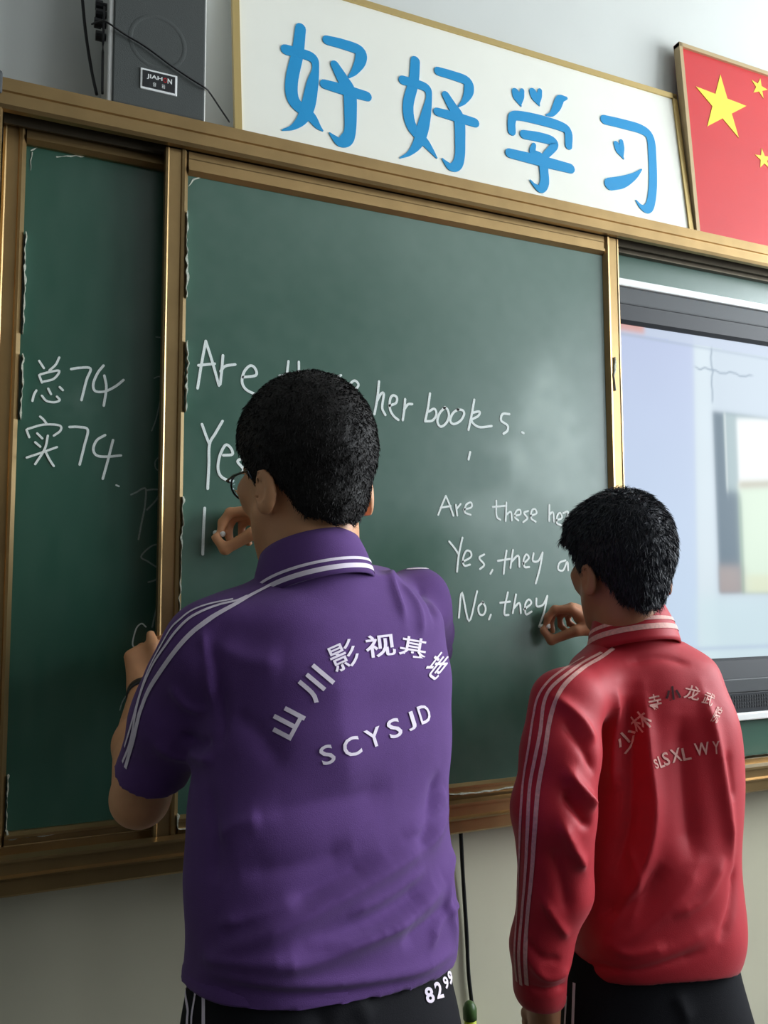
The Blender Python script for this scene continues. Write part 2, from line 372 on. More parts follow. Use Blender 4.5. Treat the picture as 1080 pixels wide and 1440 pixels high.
# boards above and below the display, and the right board beyond it
ub = empty('upper_filler_board', (1.2, YL, 1.98), 'narrow green board strip above the wall display', 'chalkboard')
grid_board('writing_surface', 1.236, 2.80, 1.975, 2.052, YL, MT['board'], col_plain, ub, 60, 8)
boxo('rail', (1.236, -.069, 2.050), (2.80, -.045, 2.078), MT['bronze_dark'], ub, .002)
lo_ = empty('lower_filler_board', (1.2, YL, .86), 'narrow green board strip below the wall display', 'chalkboard')
grid_board('writing_surface', 1.236, 2.80, .865, .958, YL, MT['board'], col_plain, lo_, 60, 8)
rb = empty('right_chalkboard', (2.83, YL, .86), 'right fixed green chalkboard beyond the wall display, blank', 'chalkboard')
grid_board('writing_surface', 2.86, 3.74, .872, 2.05, YL, MT['board'], col_plain, rb, 40, 40)
frame4(rb, 2.82, 3.765, .852, 2.078, -.045, -.068, .037, .040, .030)

# chalk residue left along the frame edges
def ribbon_px(name, Y, strokes, m, parent, h=.0006, wob=0.0, smooth=4):
    bm = bmesh.new()
    for si, st in enumerate(strokes):
        w = st[0]; pts = st[1]
        if wob:
            q = []
            for i in range(len(pts) - 1):
                a = np.array(pts[i], float); b = np.array(pts[i + 1], float); k = max(2, int(np.linalg.norm(b - a) / 6))
                for j in range(k): q.append(a + (b - a) * j / k + np.random.randn(2) * wob)
            q.append(np.array(pts[-1], float)); pts = q
            ws = [w * random.choice((.1, .3, .5, .8, 1.1)) * random.uniform(.4, 1.0) for _ in pts]
        else: ws = [w] * len(pts)
        P3 = [W(p[0], p[1], Y) for p in pts]
        sc = (PX(P3[0])[2]) / F_PX
        brush(bm, [(p[0], p[2]) for p in P3], [x * sc for x in ws], lambda u, v, hh: (u, Y - .0002 - hh, v), h + .00012 * si, smooth=smooth, ncap=4)
    o = finish(name, bm, m, parent)
    if name == 'chalk_residue': o['kind'] = 'stuff'
    return o
ribbon_px('chalk_residue', YL, [(3, [(43, 212), (52, 208), (70, 205)]), (4, [(80, 221), (100, 220), (118, 219)]), (2.5, [(118, 214), (140, 214), (160, 223), (178, 226)]), (2, [(45, 215), (43, 240)])], MT['chalk_dust'], lb, wob=.5)
ribbon_px('chalk_residue', YL, [(3.4, [(36, 330), (34, 420), (32, 470)]), (3.6, [(32, 500), (31, 545), (29, 590)]), (3, [(11, 1090), (10, 1150), (9, 1172)]), (4.5, [(8, 1166), (13, 1176), (60, 1172), (130, 1160), (180, 1156)])], MT['chalk_dust'], lb, h=.0125, wob=.7)
ribbon_px('chalk_residue', YS, [(2.2, [(265, 262), (272, 253), (290, 247), (318, 247)]), (4, [(408, 270), (425, 273), (450, 276)]), (4, [(500, 283), (525, 287), (548, 293)]), (4, [(690, 322), (720, 324)]), (3.4, [(838, 347), (850, 350), (855, 358)])], MT['chalk_dust'], sb, wob=.4)
ribbon_px('chalk_residue', YS, [(3, [(262, 300), (261, 420)]), (4, [(262, 480), (262, 520), (260, 580)]), (2.5, [(256, 700), (253, 800), (251, 860)]), (4, [(249, 1145), (249, 1163), (275, 1162)]), (3, [(860, 505), (859, 530), (861, 550)]), (3, [(628, 1117), (690, 1110), (722, 1104)])], MT['chalk_dust'], sb, h=.0125, wob=.7)

# ---------------------------------------------------------------- chalk writing, stroke by stroke
def Z_(off, s): return lambda L: [(off[0] + x / s, off[1] + y / s) for x, y in L]
zA = Z_((0, 440), 3.6); zB = Z_((0, 640), 4.154); zC = Z_((250, 440), 3.6); zD = Z_((500, 440), 3.6); zE = Z_((600, 660), 3.0); zF = Z_((140, 700), 4.154)
def write(name, Y, f, strokes, w, parent, m='chalk'):
    P = [f(s) for s in strokes]; g = list(range(len(P)))                    # strokes that touch make one letter
    B = [(min(p[0] for p in s) - 2, min(p[1] for p in s) - 2, max(p[0] for p in s) + 2, max(p[1] for p in s) + 2) for s in P]
    for i in range(len(P)):
        for j in range(i):
            if B[i][0] < B[j][2] and B[j][0] < B[i][2] and B[i][1] < B[j][3] and B[j][1] < B[i][3]:
                a, b = g[i], g[j]; g = [b if q == a else q for q in g]
    one = name in ('chalk_character', 'chalk_dot', 'chalk_stroke')
    for k in sorted(set(g)) if not one else [None]:
        ribbon_px('chalk_letter' if name == 'chalk_word' else name, Y, [(w, s) for s, q in zip(P, g) if one or q == k], MT[m], parent, smooth=5)
write('chalk_character', YL, zA, [[(198, 243), (222, 280)], [(300, 226), (282, 262), (250, 292)], [(198, 316), (212, 353)], [(204, 312), (250, 300), (300, 294), (272, 334), (213, 350)], [(184, 393), (172, 415), (164, 446)], [(212, 420), (235, 446), (275, 453), (302, 442), (288, 424)], [(244, 384), (258, 412)], [(302, 376), (318, 392)]], 3.1, lb)
write('chalk_number', YL, zA, [[(360, 285), (400, 279), (458, 282), (438, 340), (412, 442)], [(524, 267), (494, 305), (472, 360), (482, 396), (530, 398), (585, 372), (625, 340)], [(528, 318), (538, 380), (525, 470)]], 3.5, lb)
write('chalk_character', YL, zA, [[(203, 525), (220, 540), (235, 560)], [(134, 592), (148, 630)], [(140, 588), (220, 566), (300, 570), (306, 596), (272, 622)], [(188, 610), (214, 636)], [(178, 655), (204, 678)], [(242, 622), (226, 690), (178, 766)], [(135, 733), (210, 708), (288, 680)], [(232, 706), (250, 742), (272, 776)]], 3.1, lb)
write('chalk_number', YL, zA, [[(352, 578), (400, 578), (444, 592), (428, 668), (403, 768)], [(532, 619), (490, 645), (472, 690), (490, 722), (540, 728), (612, 722)], [(572, 644), (545, 750), (520, 840)]], 3.5, lb)
write('chalk_dot', YL, zA, [[(588, 872), (602, 878)]], 2.4, lb)
write('chalk_letter', YL, zA, [[(790, 122), (820, 126)], [(780, 331), (800, 323), (822, 324)], [(812, 435), (792, 530), (768, 597)], [(806, 728), (786, 752), (788, 786), (808, 802)]], 1.7, lb, 'chalk_dim')
write('chalk_letter', YL, zB, [[(765, 231), (800, 215), (832, 196), (852, 204), (846, 300), (826, 400), (809, 492)], [(852, 206), (900, 200), (932, 208), (915, 258), (858, 320)]], 2.4, lb, 'chalk_dim')
write('chalk_letter', YL, zB, [[(935, 519), (882, 533), (824, 592), (865, 622), (935, 668)], [(866, 742), (905, 730), (935, 700)], [(922, 868), (905, 930), (889, 1004)]], 2.2, lb, 'chalk_dim')
write('chalk_letter', YL, zB, [[(852, 1003), (826, 984), (795, 1015), (774, 1100), (790, 1128)]], 2.0, lb)
write('chalk_letter', YL, zF, [[(152, 1160), (132, 1195), (118, 1240)]], 1.6, lb, 'chalk_dim')
# centre board, large sentence
big = 3.9
write('chalk_word', YS, zC, [[(100, 382), (118, 270), (141, 143)], [(141, 143), (172, 240), (208, 368)], [(104, 266), (186, 258)], [(228, 216), (222, 290), (214, 362)], [(216, 296), (240, 270), (290, 262)], [(330, 326), (395, 316), (390, 280), (365, 268), (335, 300), (325, 350), (345, 388), (386, 410)]], big, sb)
write('chalk_word', YS, zC, [[(560, 245), (553, 312), (556, 400), (585, 430)], [(612, 248), (613, 330), (610, 430)], [(514, 319), (590, 312)], [(612, 380), (650, 350), (665, 430)], [(680, 385), (730, 375), (715, 345), (685, 385), (700, 430), (735, 430)], [(826, 316), (785, 340), (815, 375), (785, 410)], [(852, 392), (900, 384), (914, 362), (893, 343), (864, 372), (862, 410), (890, 432), (918, 428)]], big - .4, sb)
write('chalk_word', YS, zD, [[(118, 347), (110, 430), (95, 513)], [(106, 450), (128, 410), (142, 412), (134, 480), (150, 517)], [(172, 470), (204, 456), (208, 428), (188, 418), (174, 440), (174, 488), (192, 522), (216, 542)], [(250, 437), (246, 490), (238, 543)], [(244, 492), (264, 464), (286, 462)]], big - .3, sb)
write('chalk_word', YS, zD, [[(376, 408), (366, 480), (351, 549)], [(351, 549), (388, 545), (408, 515), (398, 486), (370, 500)], [(452, 478), (425, 508), (413, 550), (430, 576), (458, 558), (472, 520), (462, 486), (446, 482)], [(520, 488), (492, 508), (478, 545), (495, 563), (528, 548), (548, 515), (541, 494), (515, 490)], [(600, 440), (586, 520), (571, 592)], [(590, 506), (626, 500), (620, 522), (586, 545), (622, 578), (688, 573)], [(778, 513), (744, 512), (736, 545), (768, 570), (768, 596), (748, 612)], [(842, 605), (850, 609)], [(579, 705), (571, 742)]], big - .4, sb)
write('chalk_word', YS, zC, [[(122, 564), (142, 620), (160, 666)], [(226, 548), (190, 610), (160, 666), (157, 770), (151, 890)], [(230, 721), (276, 716), (266, 682), (240, 670), (212, 725), (203, 785), (216, 825), (248, 846), (282, 853)], [(335, 735), (302, 752), (332, 795), (298, 832)]], big, sb)
write('chalk_stroke', YS, zC, [[(136, 988), (130, 1100), (126, 1222)]], big, sb)
# centre board, small sentences
sm = 2.7
write('chalk_word', YS, zE, [[(48, 192), (64, 150), (80, 112)], [(80, 112), (96, 150), (112, 196)], [(58, 162), (100, 155)], [(122, 150), (128, 195)], [(125, 168), (142, 146)], [(156, 170), (188, 160), (186, 140), (166, 150), (160, 180), (185, 192)]], sm, sb)
write('chalk_word', YS, zE, [[(293, 132), (294, 196), (310, 213)], [(277, 159), (331, 154)], [(335, 140), (334, 180), (332, 218)], [(334, 192), (354, 180), (358, 216)], [(371, 196), (394, 190), (393, 172), (378, 175), (370, 200), (386, 216)], [(427, 176), (409, 184), (424, 206), (406, 223)], [(438, 196), (462, 186), (456, 168), (442, 175), (440, 206), (459, 221)]], sm, sb)
write('chalk_word', YS, zE, [[(517, 150), (516, 218)], [(516, 192), (532, 182), (536, 221)], [(545, 216), (569, 205), (562, 184), (550, 195), (548, 226), (566, 236)], [(574, 185), (596, 181), (582, 236)]], sm, sb)
write('chalk_word', YS, zE, [[(94, 304), (115, 330), (135, 360)], [(150, 288), (135, 360), (127, 432)], [(150, 391), (185, 370), (184, 348), (165, 345), (152, 380), (158, 406), (182, 402)], [(242, 359), (221, 374), (242, 402), (224, 421)], [(277, 424), (268, 441)]], sm + .2, sb)
write('chalk_word', YS, zE, [[(336, 343), (328, 400), (324, 441)], [(299, 386), (351, 378)], [(363, 340), (352, 416)], [(355, 392), (385, 364), (390, 411)], [(405, 400), (430, 375), (420, 359), (408, 380), (412, 411), (432, 412)], [(450, 354), (447, 386), (470, 386), (488, 351)], [(488, 351), (476, 420), (459, 481)]], sm + .2, sb)
write('chalk_word', YS, zE, [[(585, 384), (560, 394), (554, 421), (575, 426), (592, 390), (596, 426)]], sm, sb)
write('chalk_word', YS, zE, [[(135, 626), (148, 519), (178, 641), (212, 514)], [(238, 560), (218, 580), (222, 610), (240, 612), (248, 585), (235, 559)], [(270, 613), (262, 633)]], sm + .2, sb)
write('chalk_word', YS, zE, [[(342, 519), (330, 575), (328, 612), (345, 614)], [(309, 563), (351, 558)], [(376, 528), (362, 606)], [(365, 588), (390, 564), (396, 606)], [(410, 591), (440, 566), (430, 549), (415, 570), (418, 611), (442, 600)], [(462, 545), (464, 577), (490, 571), (508, 534)], [(508, 534), (495, 600), (473, 664)]], sm + .2, sb)

# ================================================================== INTERACTIVE DISPLAY
DX0, DX1 = 1.25, 2.78
dp = empty('wall_display', (DX0, -.05, .96), 'large wall display with dark bezel, its room reflection painted as a glowing pale blue picture', 'display')
for (za, zb) in ((1.968, 1.986), (.953, .971)):
    o = boxo('trim_strip', (DX0, -.078, za), (DX1, -.043, zb), MT['white_trim'], dp, .003); tag(o, 'white edge strip')
boxo('bezel_top', (DX0, -.074, 1.926), (DX1, -.043, 1.968), MT['bezel_grey'], dp, .004)
prism_x('inner_bezel', [(-.043, 1.926), (-.072, 1.926), (-.066, 1.892), (-.060, 1.884), (-.043, 1.884)], DX0, DX1, MT['bezel'], dp)
prism_x('inner_bezel', [(-.043, 1.100), (-.060, 1.100), (-.066, 1.094), (-.072, 1.052), (-.043, 1.052)], DX0, DX1, MT['bezel'], dp)
boxo('control_strip', (DX0, -.074, 1.018), (DX1, -.043, 1.052), MT['bezel_grey'], dp, .003)
sg = boxo('speaker_grille', (DX0, -.071, .971), (DX1, -.043, 1.018), MT['bezel'], dp, .002)
bm = bmesh.new()
for i in range(160):
    for j in range(4):
        xx = 1.40 + i * .008; zz = .982 + j * .008
        box(bm, (xx, -.0722, zz), (xx + .005, -.071, zz + .005))
o = finish('grille_hole', bm, MT['black'], sg); o['kind'] = 'stuff'
boxo('bezel_side', (DX1 - .05, -.070, 1.052), (DX1, -.043, 1.926), MT['bezel'], dp, .003)
boxo('bezel_side', (DX0, -.070, 1.052), (DX0 + .04, -.043, 1.926), MT['bezel'], dp, .003)
YD = -.056
def col_screen(X, Z):
    # room reflection painted as glowing screen colour: pale blue wall, white pillar, window recess, bright view (laid out in screen coordinates)
    sx = (X - 1.34) ; out = np.zeros(X.shape + (3,))
    def C(r, g, b): return np.array(s2l(r, g, b))
    t = np.clip((Z - 1.1) / .78, 0, 1)
    wall = C(196, 208, 238) * (t[..., None]) + C(205, 226, 246) * (1 - t[..., None])
    out[:] = wall
    def w(px, py): p = W(px, py, YD); return p[0], p[2]
    sg = lambda a, k=.004: 1 / (1 + np.exp(-np.clip(a / k, -40, 40)))
    def line(p, q):        # signed distance to the right of line p->q going down
        (ax, az), (bx, bz) = w(*p), w(*q); n = math.hypot(bx - ax, bz - az)
        return ((X - ax) * (az - bz) + (Z - az) * (bx - ax)) / n
    def put(mask, c):
        out[:] = out * (1 - mask[..., None]) + c * mask[..., None]
    # pillar/wall right of the corner at px 978
    put(sg(line((976, 480), (984, 940)), .004), C(210, 224, 236))
    put(sg(line((976, 480), (984, 940)), .004) * sg(-line((1001, 560), (1010, 940)), .006), C(222, 236, 244))
    # top strip (ceiling line)
    top = np.where(Z > w(878, 466)[1] - .002 - (X - w(878, 466)[0]) * .02, 1., 0.)
    put(top * .8, C(204, 216, 236))
    edge = np.exp(-((Z - (w(878, 470)[1] - (X - w(878, 470)[0]) * .02)) / .004) ** 2); put(edge * .5, C(172, 188, 206))
    # bottom area and its ledge line
    put(sg(w(1000, 838)[1] - Z, .01) * sg(X - w(980, 838)[0], .01) * .7, C(214, 238, 244))
    put(np.exp(-((Z - w(1000, 912)[1]) / .006) ** 2) * .6, C(190, 208, 230))
    # cross-shaped cable duct
    zc = w(1010, 522)[1] + .008 * (vnoise(X, Z * 0, 60, 31) - .5) - (X - w(1010, 522)[0]) * .02
    put(np.exp(-((Z - zc) / .0028) ** 2) * sg(X - w(978, 520)[0], .003) * sg(w(1058, 528)[0] - X, .003) * .8, C(150, 168, 186))
    xc = w(1001, 530)[0] + .008 * (vnoise(X * 0, Z, 60, 32) - .5)
    put(np.exp(-((X - xc) / .003) ** 2) * sg(Z - w(1003, 566)[1], .003) * sg(w(1001, 490)[1] - Z, .003) * .8, C(150, 168, 186))
    # window recess
    wx, wzt = w(1002, 578); wxb, wzb = w(1012, 834)
    xl = wx + (wzt - Z) / (wzt - wzb) * (wxb - wx)
    inn = sg(X - xl, .003) * sg(wzt - (X - wx) * .03 - Z, .003) * sg(Z - wzb, .003)
    put(inn, C(108, 128, 142))
    g1 = w(1018, 600)[0]; g2 = w(1036, 600)[0]
    put(inn * sg(X - g1 - (wzt - Z) * .02, .003) * sg(Z - w(1020, 690)[1], .006), C(176, 196, 200))
    put(inn * np.exp(-((X - g1 - .004) / .004) ** 2) * sg(Z - w(1020, 690)[1], .006) * .6, C(226, 236, 236))
    put(inn * sg(Z - w(1020, 690)[1], .006) * sg(X - g2, .003) * sg(wzt - .012 + (X - g2) * .10 - Z, .004), C(250, 254, 254))
    low = inn * sg(w(1040, 682)[1] + (X - g2) * .07 - Z, .004) * sg(X - g2, .005)
    put(low, C(226, 244, 224)); put(inn * np.exp(-((Z - (w(1040, 682)[1] + (X - g2) * .07)) / .012) ** 2) * sg(X - g2, .004), C(206, 206, 190))
    put(inn * sg(w(1040, 808)[1] - Z, .004) * sg(X - g2 - .01, .01) * .5, C(230, 228, 190))
    put(inn * sg(w(1020, 795)[1] - Z, .006) * sg(g2 - X, .008) * .8, C(186, 172, 168))
    put(inn * np.exp(-((X - g2 - .002) / .006) ** 2) * sg(w(1040, 700)[1] - Z, .01) * .5, C(150, 176, 160))
    # orange notice in the top corner
    a, b = w(878, 452), w(906, 467)
    put(sg(b[0] - X, .003) * sg(Z - b[1] + .004, .003), C(226, 176, 170))
    out[:] *= (1 + .02 * (vnoise(X, Z, 12, 9) - .5))[..., None]
    return np.clip(out, 0, 1)
grid_board('screen', DX0 + .04, DX1 - .05, 1.100, 1.890, YD, MT['screen'], col_screen, dp, 420, 230, .006)

# ================================================================== SLOGAN BANNER and FLAG, standing on the beam and leaning on the wall
def lean_plane(px_bl, px_br, tilt_top_y=-.012, zbot=ZT + .0015, ybot=-.060, height=.50):
    """origin at the lower left on the beam, u along x, v up the leaning board"""
    O = W(px_bl[0], px_bl[1], ybot); B = W(px_br[0], px_br[1], ybot)
    s = math.asin((tilt_top_y - ybot) / height); return np.array((O[0], ybot, zbot)), np.array((0, math.sin(s), math.cos(s))), B[0] - O[0], np.array((0, -math.cos(s), math.sin(s)))
def leaner(O, V, Nn):
    def at(u, v, h=0.0): p = O + np.array((u, 0, 0)) + V * v + Nn * h; return tuple(p)
    def un(px, py, h=0.0):
        r = ray(px, py); O2 = O + Nn * h; t = np.dot(O2 - CAM, Nn) / np.dot(r, Nn); p = CAM + r * t - O2; return (p[0], float(np.dot(p, V)))
    return at, un
def slab(name, at, u0, u1, v0, v1, h0, h1, m, parent):
    bm = bmesh.new(); vs = [bm.verts.new(at(u, v, h)) for h in (h0, h1) for (u, v) in ((u0, v0), (u1, v0), (u1, v1), (u0, v1))]
    for f in ((0, 1, 2, 3), (7, 6, 5, 4), (0, 4, 5, 1), (1, 5, 6, 2), (2, 6, 7, 3), (3, 7, 4, 0)): bm.faces.new([vs[i] for i in f])
    bmesh.ops.recalc_face_normals(bm, faces=bm.faces); return finish(name, bm, m, parent)
YB = -.058
O, V, _, Nn = lean_plane((330, 172), (972, 319), ybot=YB, height=.40)
at, un = leaner(O, V, Nn)
uR = un(970, 318)[0]; uL = un(328, 168)[0]; vT = un(955, 140)[1]; vT2 = un(700, 62)[1]
print('banner', uL, uR, vT, vT2)
BNT = (vT + vT2) / 2
bn = empty('slogan_banner', tuple(O), 'white banner board with a gold edge and four large blue Chinese characters above the chalkboards', 'banner')
slab('panel', at, uL + .006, uR - .006, .004, BNT - .004, 0, .008, MT['banner'], bn)
for (a, b, c, d) in ((uL, uL + .014, .0, BNT), (uR - .014, uR, .0, BNT), (uL, uR, BNT - .014, BNT), (uL, uR, .0, .007)):
    slab('gold_trim', at, a, b, c, d, 0, .012, MT['gold'], bn)
z2 = Z_((320, 0), 2.7); z3 = Z_((680, 0), 2.7)
def character(strokes, f, s):
    bm = bmesh.new(); k = 0
    for st in strokes:
        P = f([(a[0], a[1]) for a in st]); uv = [un(*p, h=.008) for p in P]
        q = np.array(at(*uv[0])); sc = PX(q)[2] / F_PX / s
        brush(bm, uv, [a[2] * sc * 1.16 for a in st], lambda u, v, h: at(u, v, .0082 + h), .0012 + .0001 * k, smooth=6, ncap=6); k += 1
    finish('blue_character', bm, MT['blue'], bn)
character([[(277, 108, 36), (266, 200, 40), (243, 310, 42), (252, 385, 42), (312, 440, 38), (342, 480, 22), (360, 497, 6)],
           [(222, 190, 38), (275, 203, 36), (322, 222, 36), (334, 260, 24), (322, 320, 40), (306, 400, 46), (284, 452, 36), (248, 484, 18), (208, 495, 5)],
           [(378, 154, 34), (440, 170, 38), (500, 194, 40), (504, 232, 40), (482, 272, 24), (462, 292, 10)],
           [(406, 247, 30), (436, 300, 42), (462, 350, 46), (466, 430, 44), (464, 500, 40), (450, 532, 44), (425, 540, 34), (400, 520, 16), (387, 506, 5)],
           [(368, 321, 34), (445, 343, 40), (528, 367, 36)]], z2, 2.7)
character([[(712, 232, 34), (706, 310, 36), (685, 400, 38), (698, 480, 38), (748, 540, 32), (775, 575, 18), (793, 600, 6)],
           [(666, 306, 34), (712, 318, 32), (754, 336, 32), (764, 370, 22), (754, 430, 34), (740, 490, 42), (722, 545, 34), (690, 583, 16), (655, 600, 5)],
           [(800, 272, 32), (855, 288, 34), (908, 310, 36), (915, 348, 36), (898, 385, 20), (878, 403, 8)],
           [(827, 362, 28), (852, 405, 36), (878, 450, 40), (882, 540, 38), (880, 600, 36), (868, 630, 36), (846, 635, 28), (826, 617, 14), (815, 604, 5)],
           [(796, 426, 30), (868, 446, 36), (938, 467, 34)]], z2, 2.7)
character([[(120, 350, 28), (126, 370, 30), (136, 392, 14), (142, 404, 4)], [(146, 345, 16), (142, 368, 22), (140, 392, 10)],
           [(186, 350, 28), (194, 370, 30), (206, 392, 14), (211, 402, 4)], [(213, 345, 16), (210, 368, 20), (208, 390, 10)],
           [(312, 374, 12), (290, 378, 30), (276, 408, 30), (258, 434, 18), (238, 438, 6)],
           [(106, 500, 30), (106, 460, 30), (122, 440, 34), (210, 456, 38), (295, 482, 36), (320, 505, 32), (322, 555, 28)],
           [(152, 512, 32), (210, 522, 36), (258, 536, 34), (266, 556, 30), (236, 590, 26)],
           [(190, 552, 16), (186, 580, 26), (220, 605, 36), (228, 650, 34), (230, 695, 34), (216, 718, 30), (194, 706, 14), (176, 686, 5)],
           [(98, 583, 34), (215, 612, 40), (328, 641, 36)]], z3, 2.7)
character([[(458, 455, 34), (530, 472, 36), (600, 493, 36), (632, 525, 34), (640, 600, 34), (642, 700, 34), (634, 770, 34), (620, 793, 34), (598, 786, 18), (578, 762, 5)],
           [(503, 548, 22), (512, 572, 24), (524, 592, 12), (531, 604, 4)], [(522, 538, 16), (524, 562, 20), (527, 590, 8)],
           [(478, 700, 44), (525, 692, 42), (570, 670, 24), (598, 645, 6)]], z3, 2.7)

O2, V2, _, N2 = lean_plane((972, 319), (1080, 343), ybot=YB, height=.62)
O2[0] = O[0] + uR + .004
at2, un2 = leaner(O2, V2, N2)
vF = un2(955, 66)[1]; print('flag', vF)
fl = empty('flag_board', tuple(O2), 'red flag board with yellow stars in a thin tan frame, right of the banner', 'flag')
FW = vF * 1.5
slab('panel', at2, .006, FW - .006, .003, vF - .004, 0, .010, MT['red'], fl)
for (a, b, c, d) in ((0, .011, 0, vF), (FW - .011, FW, 0, vF), (0, FW, vF - .011, vF), (0, FW, 0, .005)):
    slab('frame_strip', at2, a, b, c, d, -.004, .016, MT['tan'], fl)
def star(c, r, a0):
    bm = bmesh.new(); pts = []
    for k in range(10):
        rr = r if k % 2 == 0 else r * .382; t = a0 + k * math.pi / 5
        pts.append((c[0] + rr * math.sin(t), c[1] + rr * math.cos(t)))
    top = [bm.verts.new(at2(u, v, .0112)) for u, v in pts]; bot = [bm.verts.new(at2(u, v, .010)) for u, v in pts]; cc = bm.verts.new(at2(c[0], c[1], .0112))
    for k in range(10): bm.faces.new((top[k], cc, top[(k + 1) % 10])); bm.faces.new((top[k], top[(k + 1) % 10], bot[(k + 1) % 10], bot[k]))
    bmesh.ops.recalc_face_normals(bm, faces=bm.faces)
    finish('yellow_star', bm, MT['yellow'], fl)
zt = z3([(898, 283), (993, 392), (967, 518), (850, 492), (808, 335)]); tips = [np.array(un2(*p, h=.010)) for p in zt]
c = sum(tips) / 5; r = sum(np.linalg.norm(t - c) for t in tips) / 5
d0 = tips[0] - c; star(c, r, math.atan2(d0[0], d0[1])); print('star', c, r, math.degrees(math.atan2(d0[0], d0[1])))
for (px, py, rot) in ((680 + 1046 / 2.7, 334 / 2.7, .25), (680 + 1062 / 2.7, 605 / 2.7, -.1)):
    cc = np.array(un2(px, py, h=.010)); star(cc, r / 3, rot)
for (du, dv) in ((.0, .1), (.0, .2)):
    cc = np.array(un2(680 + 1046 / 2.7, 334 / 2.7, h=.010)); 
    star((cc[0] + .06 + .04 * (du == 0) , cc[1] - .08 - dv * .6), r / 3, .4)

# ================================================================== LOUDSPEAKER on the beam
sp = empty('loudspeaker', (.17, -.05, ZT + .001), 'grey black box loudspeaker with a small badge on the beam above the left board', 'speaker')
xa, xb = W(150, 137, -.105)[0], W(289, 163, -.105)[0]
YSF = -.105
boxo('cabinet', (xa, YSF + .002, ZT + .001), (xb, -.006, ZT + .46), MT['cabinet'], sp, .003)
g = boxo('grille', (xa + .0085, YSF - .001, ZT + .004), (xb - .002, YSF + .010, ZT + .455), MT['grille'], sp, .003)
# the woofer shows faintly through the cloth
bm = bmesh.new(); wc = W(222, 60, YSF - .001); rr_ = .052
for (r1, r2, dz) in ((rr_, rr_ - .008, .00035),):
    A = [[bm.verts.new((wc[0] + r * math.cos(t), YSF - .001 - d_, wc[2] + r * math.sin(t))) for t in np.linspace(0, 2 * math.pi, 41)[:-1]] for (r, d_) in ((r1, 0), (r1 - .001, dz), (r2 + .001, dz), (r2, 0))]
    for i in range(3):
        for k in range(40): bm.faces.new((A[i][k], A[i][(k + 1) % 40], A[i + 1][(k + 1) % 40], A[i + 1][k]))
bmesh.ops.recalc_face_normals(bm, faces=bm.faces); finish('woofer_ring', bm, MT['grille'], g, smooth=True)
bd = boxo('badge', (W(197, 110, YSF)[0], YSF - .003, W(220, 130, YSF)[2]), (W(249, 110, YSF)[0], YSF + .001, W(220, 101, YSF)[2]), MT['white_trim'], sp, .001)
bx0, bx1_ = W(197, 110, YSF)[0], W(249, 110, YSF)[0]; bz0, bz1 = W(220, 130, YSF)[2], W(220, 101, YSF)[2]
bm = bmesh.new(); box(bm, (bx0 + .004, YSF - .0038, bz0 + .004), (bx1_ - .004, YSF - .003, bz1 - .004)); finish('badge_face', bm, MT['black'], bd)
def text_geo(body, bold=0.0):
    c = bpy.data.curves.new('t', 'FONT'); c.body = body; c.size = 1.0; c.align_x = 'CENTER'; c.align_y = 'CENTER'; c.offset = bold; c.resolution_u = 3
    o = bpy.data.objects.new('t', c); COL.objects.link(o); dg = bpy.context.evaluated_depsgraph_get(); dg.update()
    me = o.evaluated_get(dg).to_mesh(); bm = bmesh.new(); bm.from_mesh(me); o.evaluated_get(dg).to_mesh_clear()
    bpy.data.objects.remove(o); bpy.data.curves.remove(c)
    bmesh.ops.remove_doubles(bm, verts=bm.verts, dist=1e-5)
    xs = [v.co.x for v in bm.verts]; ys = [v.co.y for v in bm.verts]
    cx_, cy_ = (min(xs) + max(xs)) / 2, (min(ys) + max(ys)) / 2
    for v in bm.verts: v.co.x = (v.co.x - cx_) / max(max(xs) - min(xs), 1e-6); v.co.y = (v.co.y - cy_) / max(max(ys) - min(ys), 1e-6); v.co.z = 0
    return bm                                     # glyph normalised to a unit box
def flat_text(body, cx_, cz_, w, h, y, m, parent, name='lettering', bold=.02):
    bm = text_geo(body, bold)
    for v in bm.verts: v.co = Vector((cx_ + v.co.x * w, y, cz_ + v.co.y * h))
    return finish(name, bm, m, parent)
bw, bh = bx1_ - bx0, bz1 - bz0
bf = bd
flat_text('JIAH', bx0 + bw * .38, bz0 + bh * .62, bw * .42, bh * .25, YSF - .0042, MT['white_trim'], bd)
flat_text('O', bx0 + bw * .665, bz0 + bh * .62, bw * .10, bh * .25, YSF - .0042, MT['badge_red'], bd)
flat_text('N', bx0 + bw * .79, bz0 + bh * .62, bw * .12, bh * .25, YSF - .0042, MT['white_trim'], bd)
flat_text('音', bx0 + bw * .38, bz0 + bh * .30, bw * .09, bh * .20, YSF - .0042, MT['white_trim'], bd, bold=0)
flat_text('箱', bx0 + bw * .62, bz0 + bh * .30, bw * .09, bh * .20, YSF - .0042, MT['white_trim'], bd, bold=0)
for (px, py) in ((141, 8), (141, 20), (139, 33), (141, 51)):
    p = W(px, py, -.07); pe = W(150, py, -.07)
    bm = bmesh.new(); tube_bm(bm, [(xa + .004, -.07, p[2]), (p[0] - .001, -.07, p[2])], .0065, 10); tube_bm(bm, [(p[0] + .004, -.07, p[2]), (p[0] - .008, -.07, p[2])], .009, 10)
    finish('terminal_knob', bm, MT['black'], sp)
cb = [W(112, -60, -.05), W(116, 0, -.05), W(121, 50, -.05), W(129, 100, -.05), W(136, 133, -.06)]
o = tube('speaker_cable', catmull([tuple(p) for p in cb], 6), .0028, MT['cable']); tag(o, 'thick dark cable hanging down left of the loudspeaker', 'cable')
yq = YSF - .006
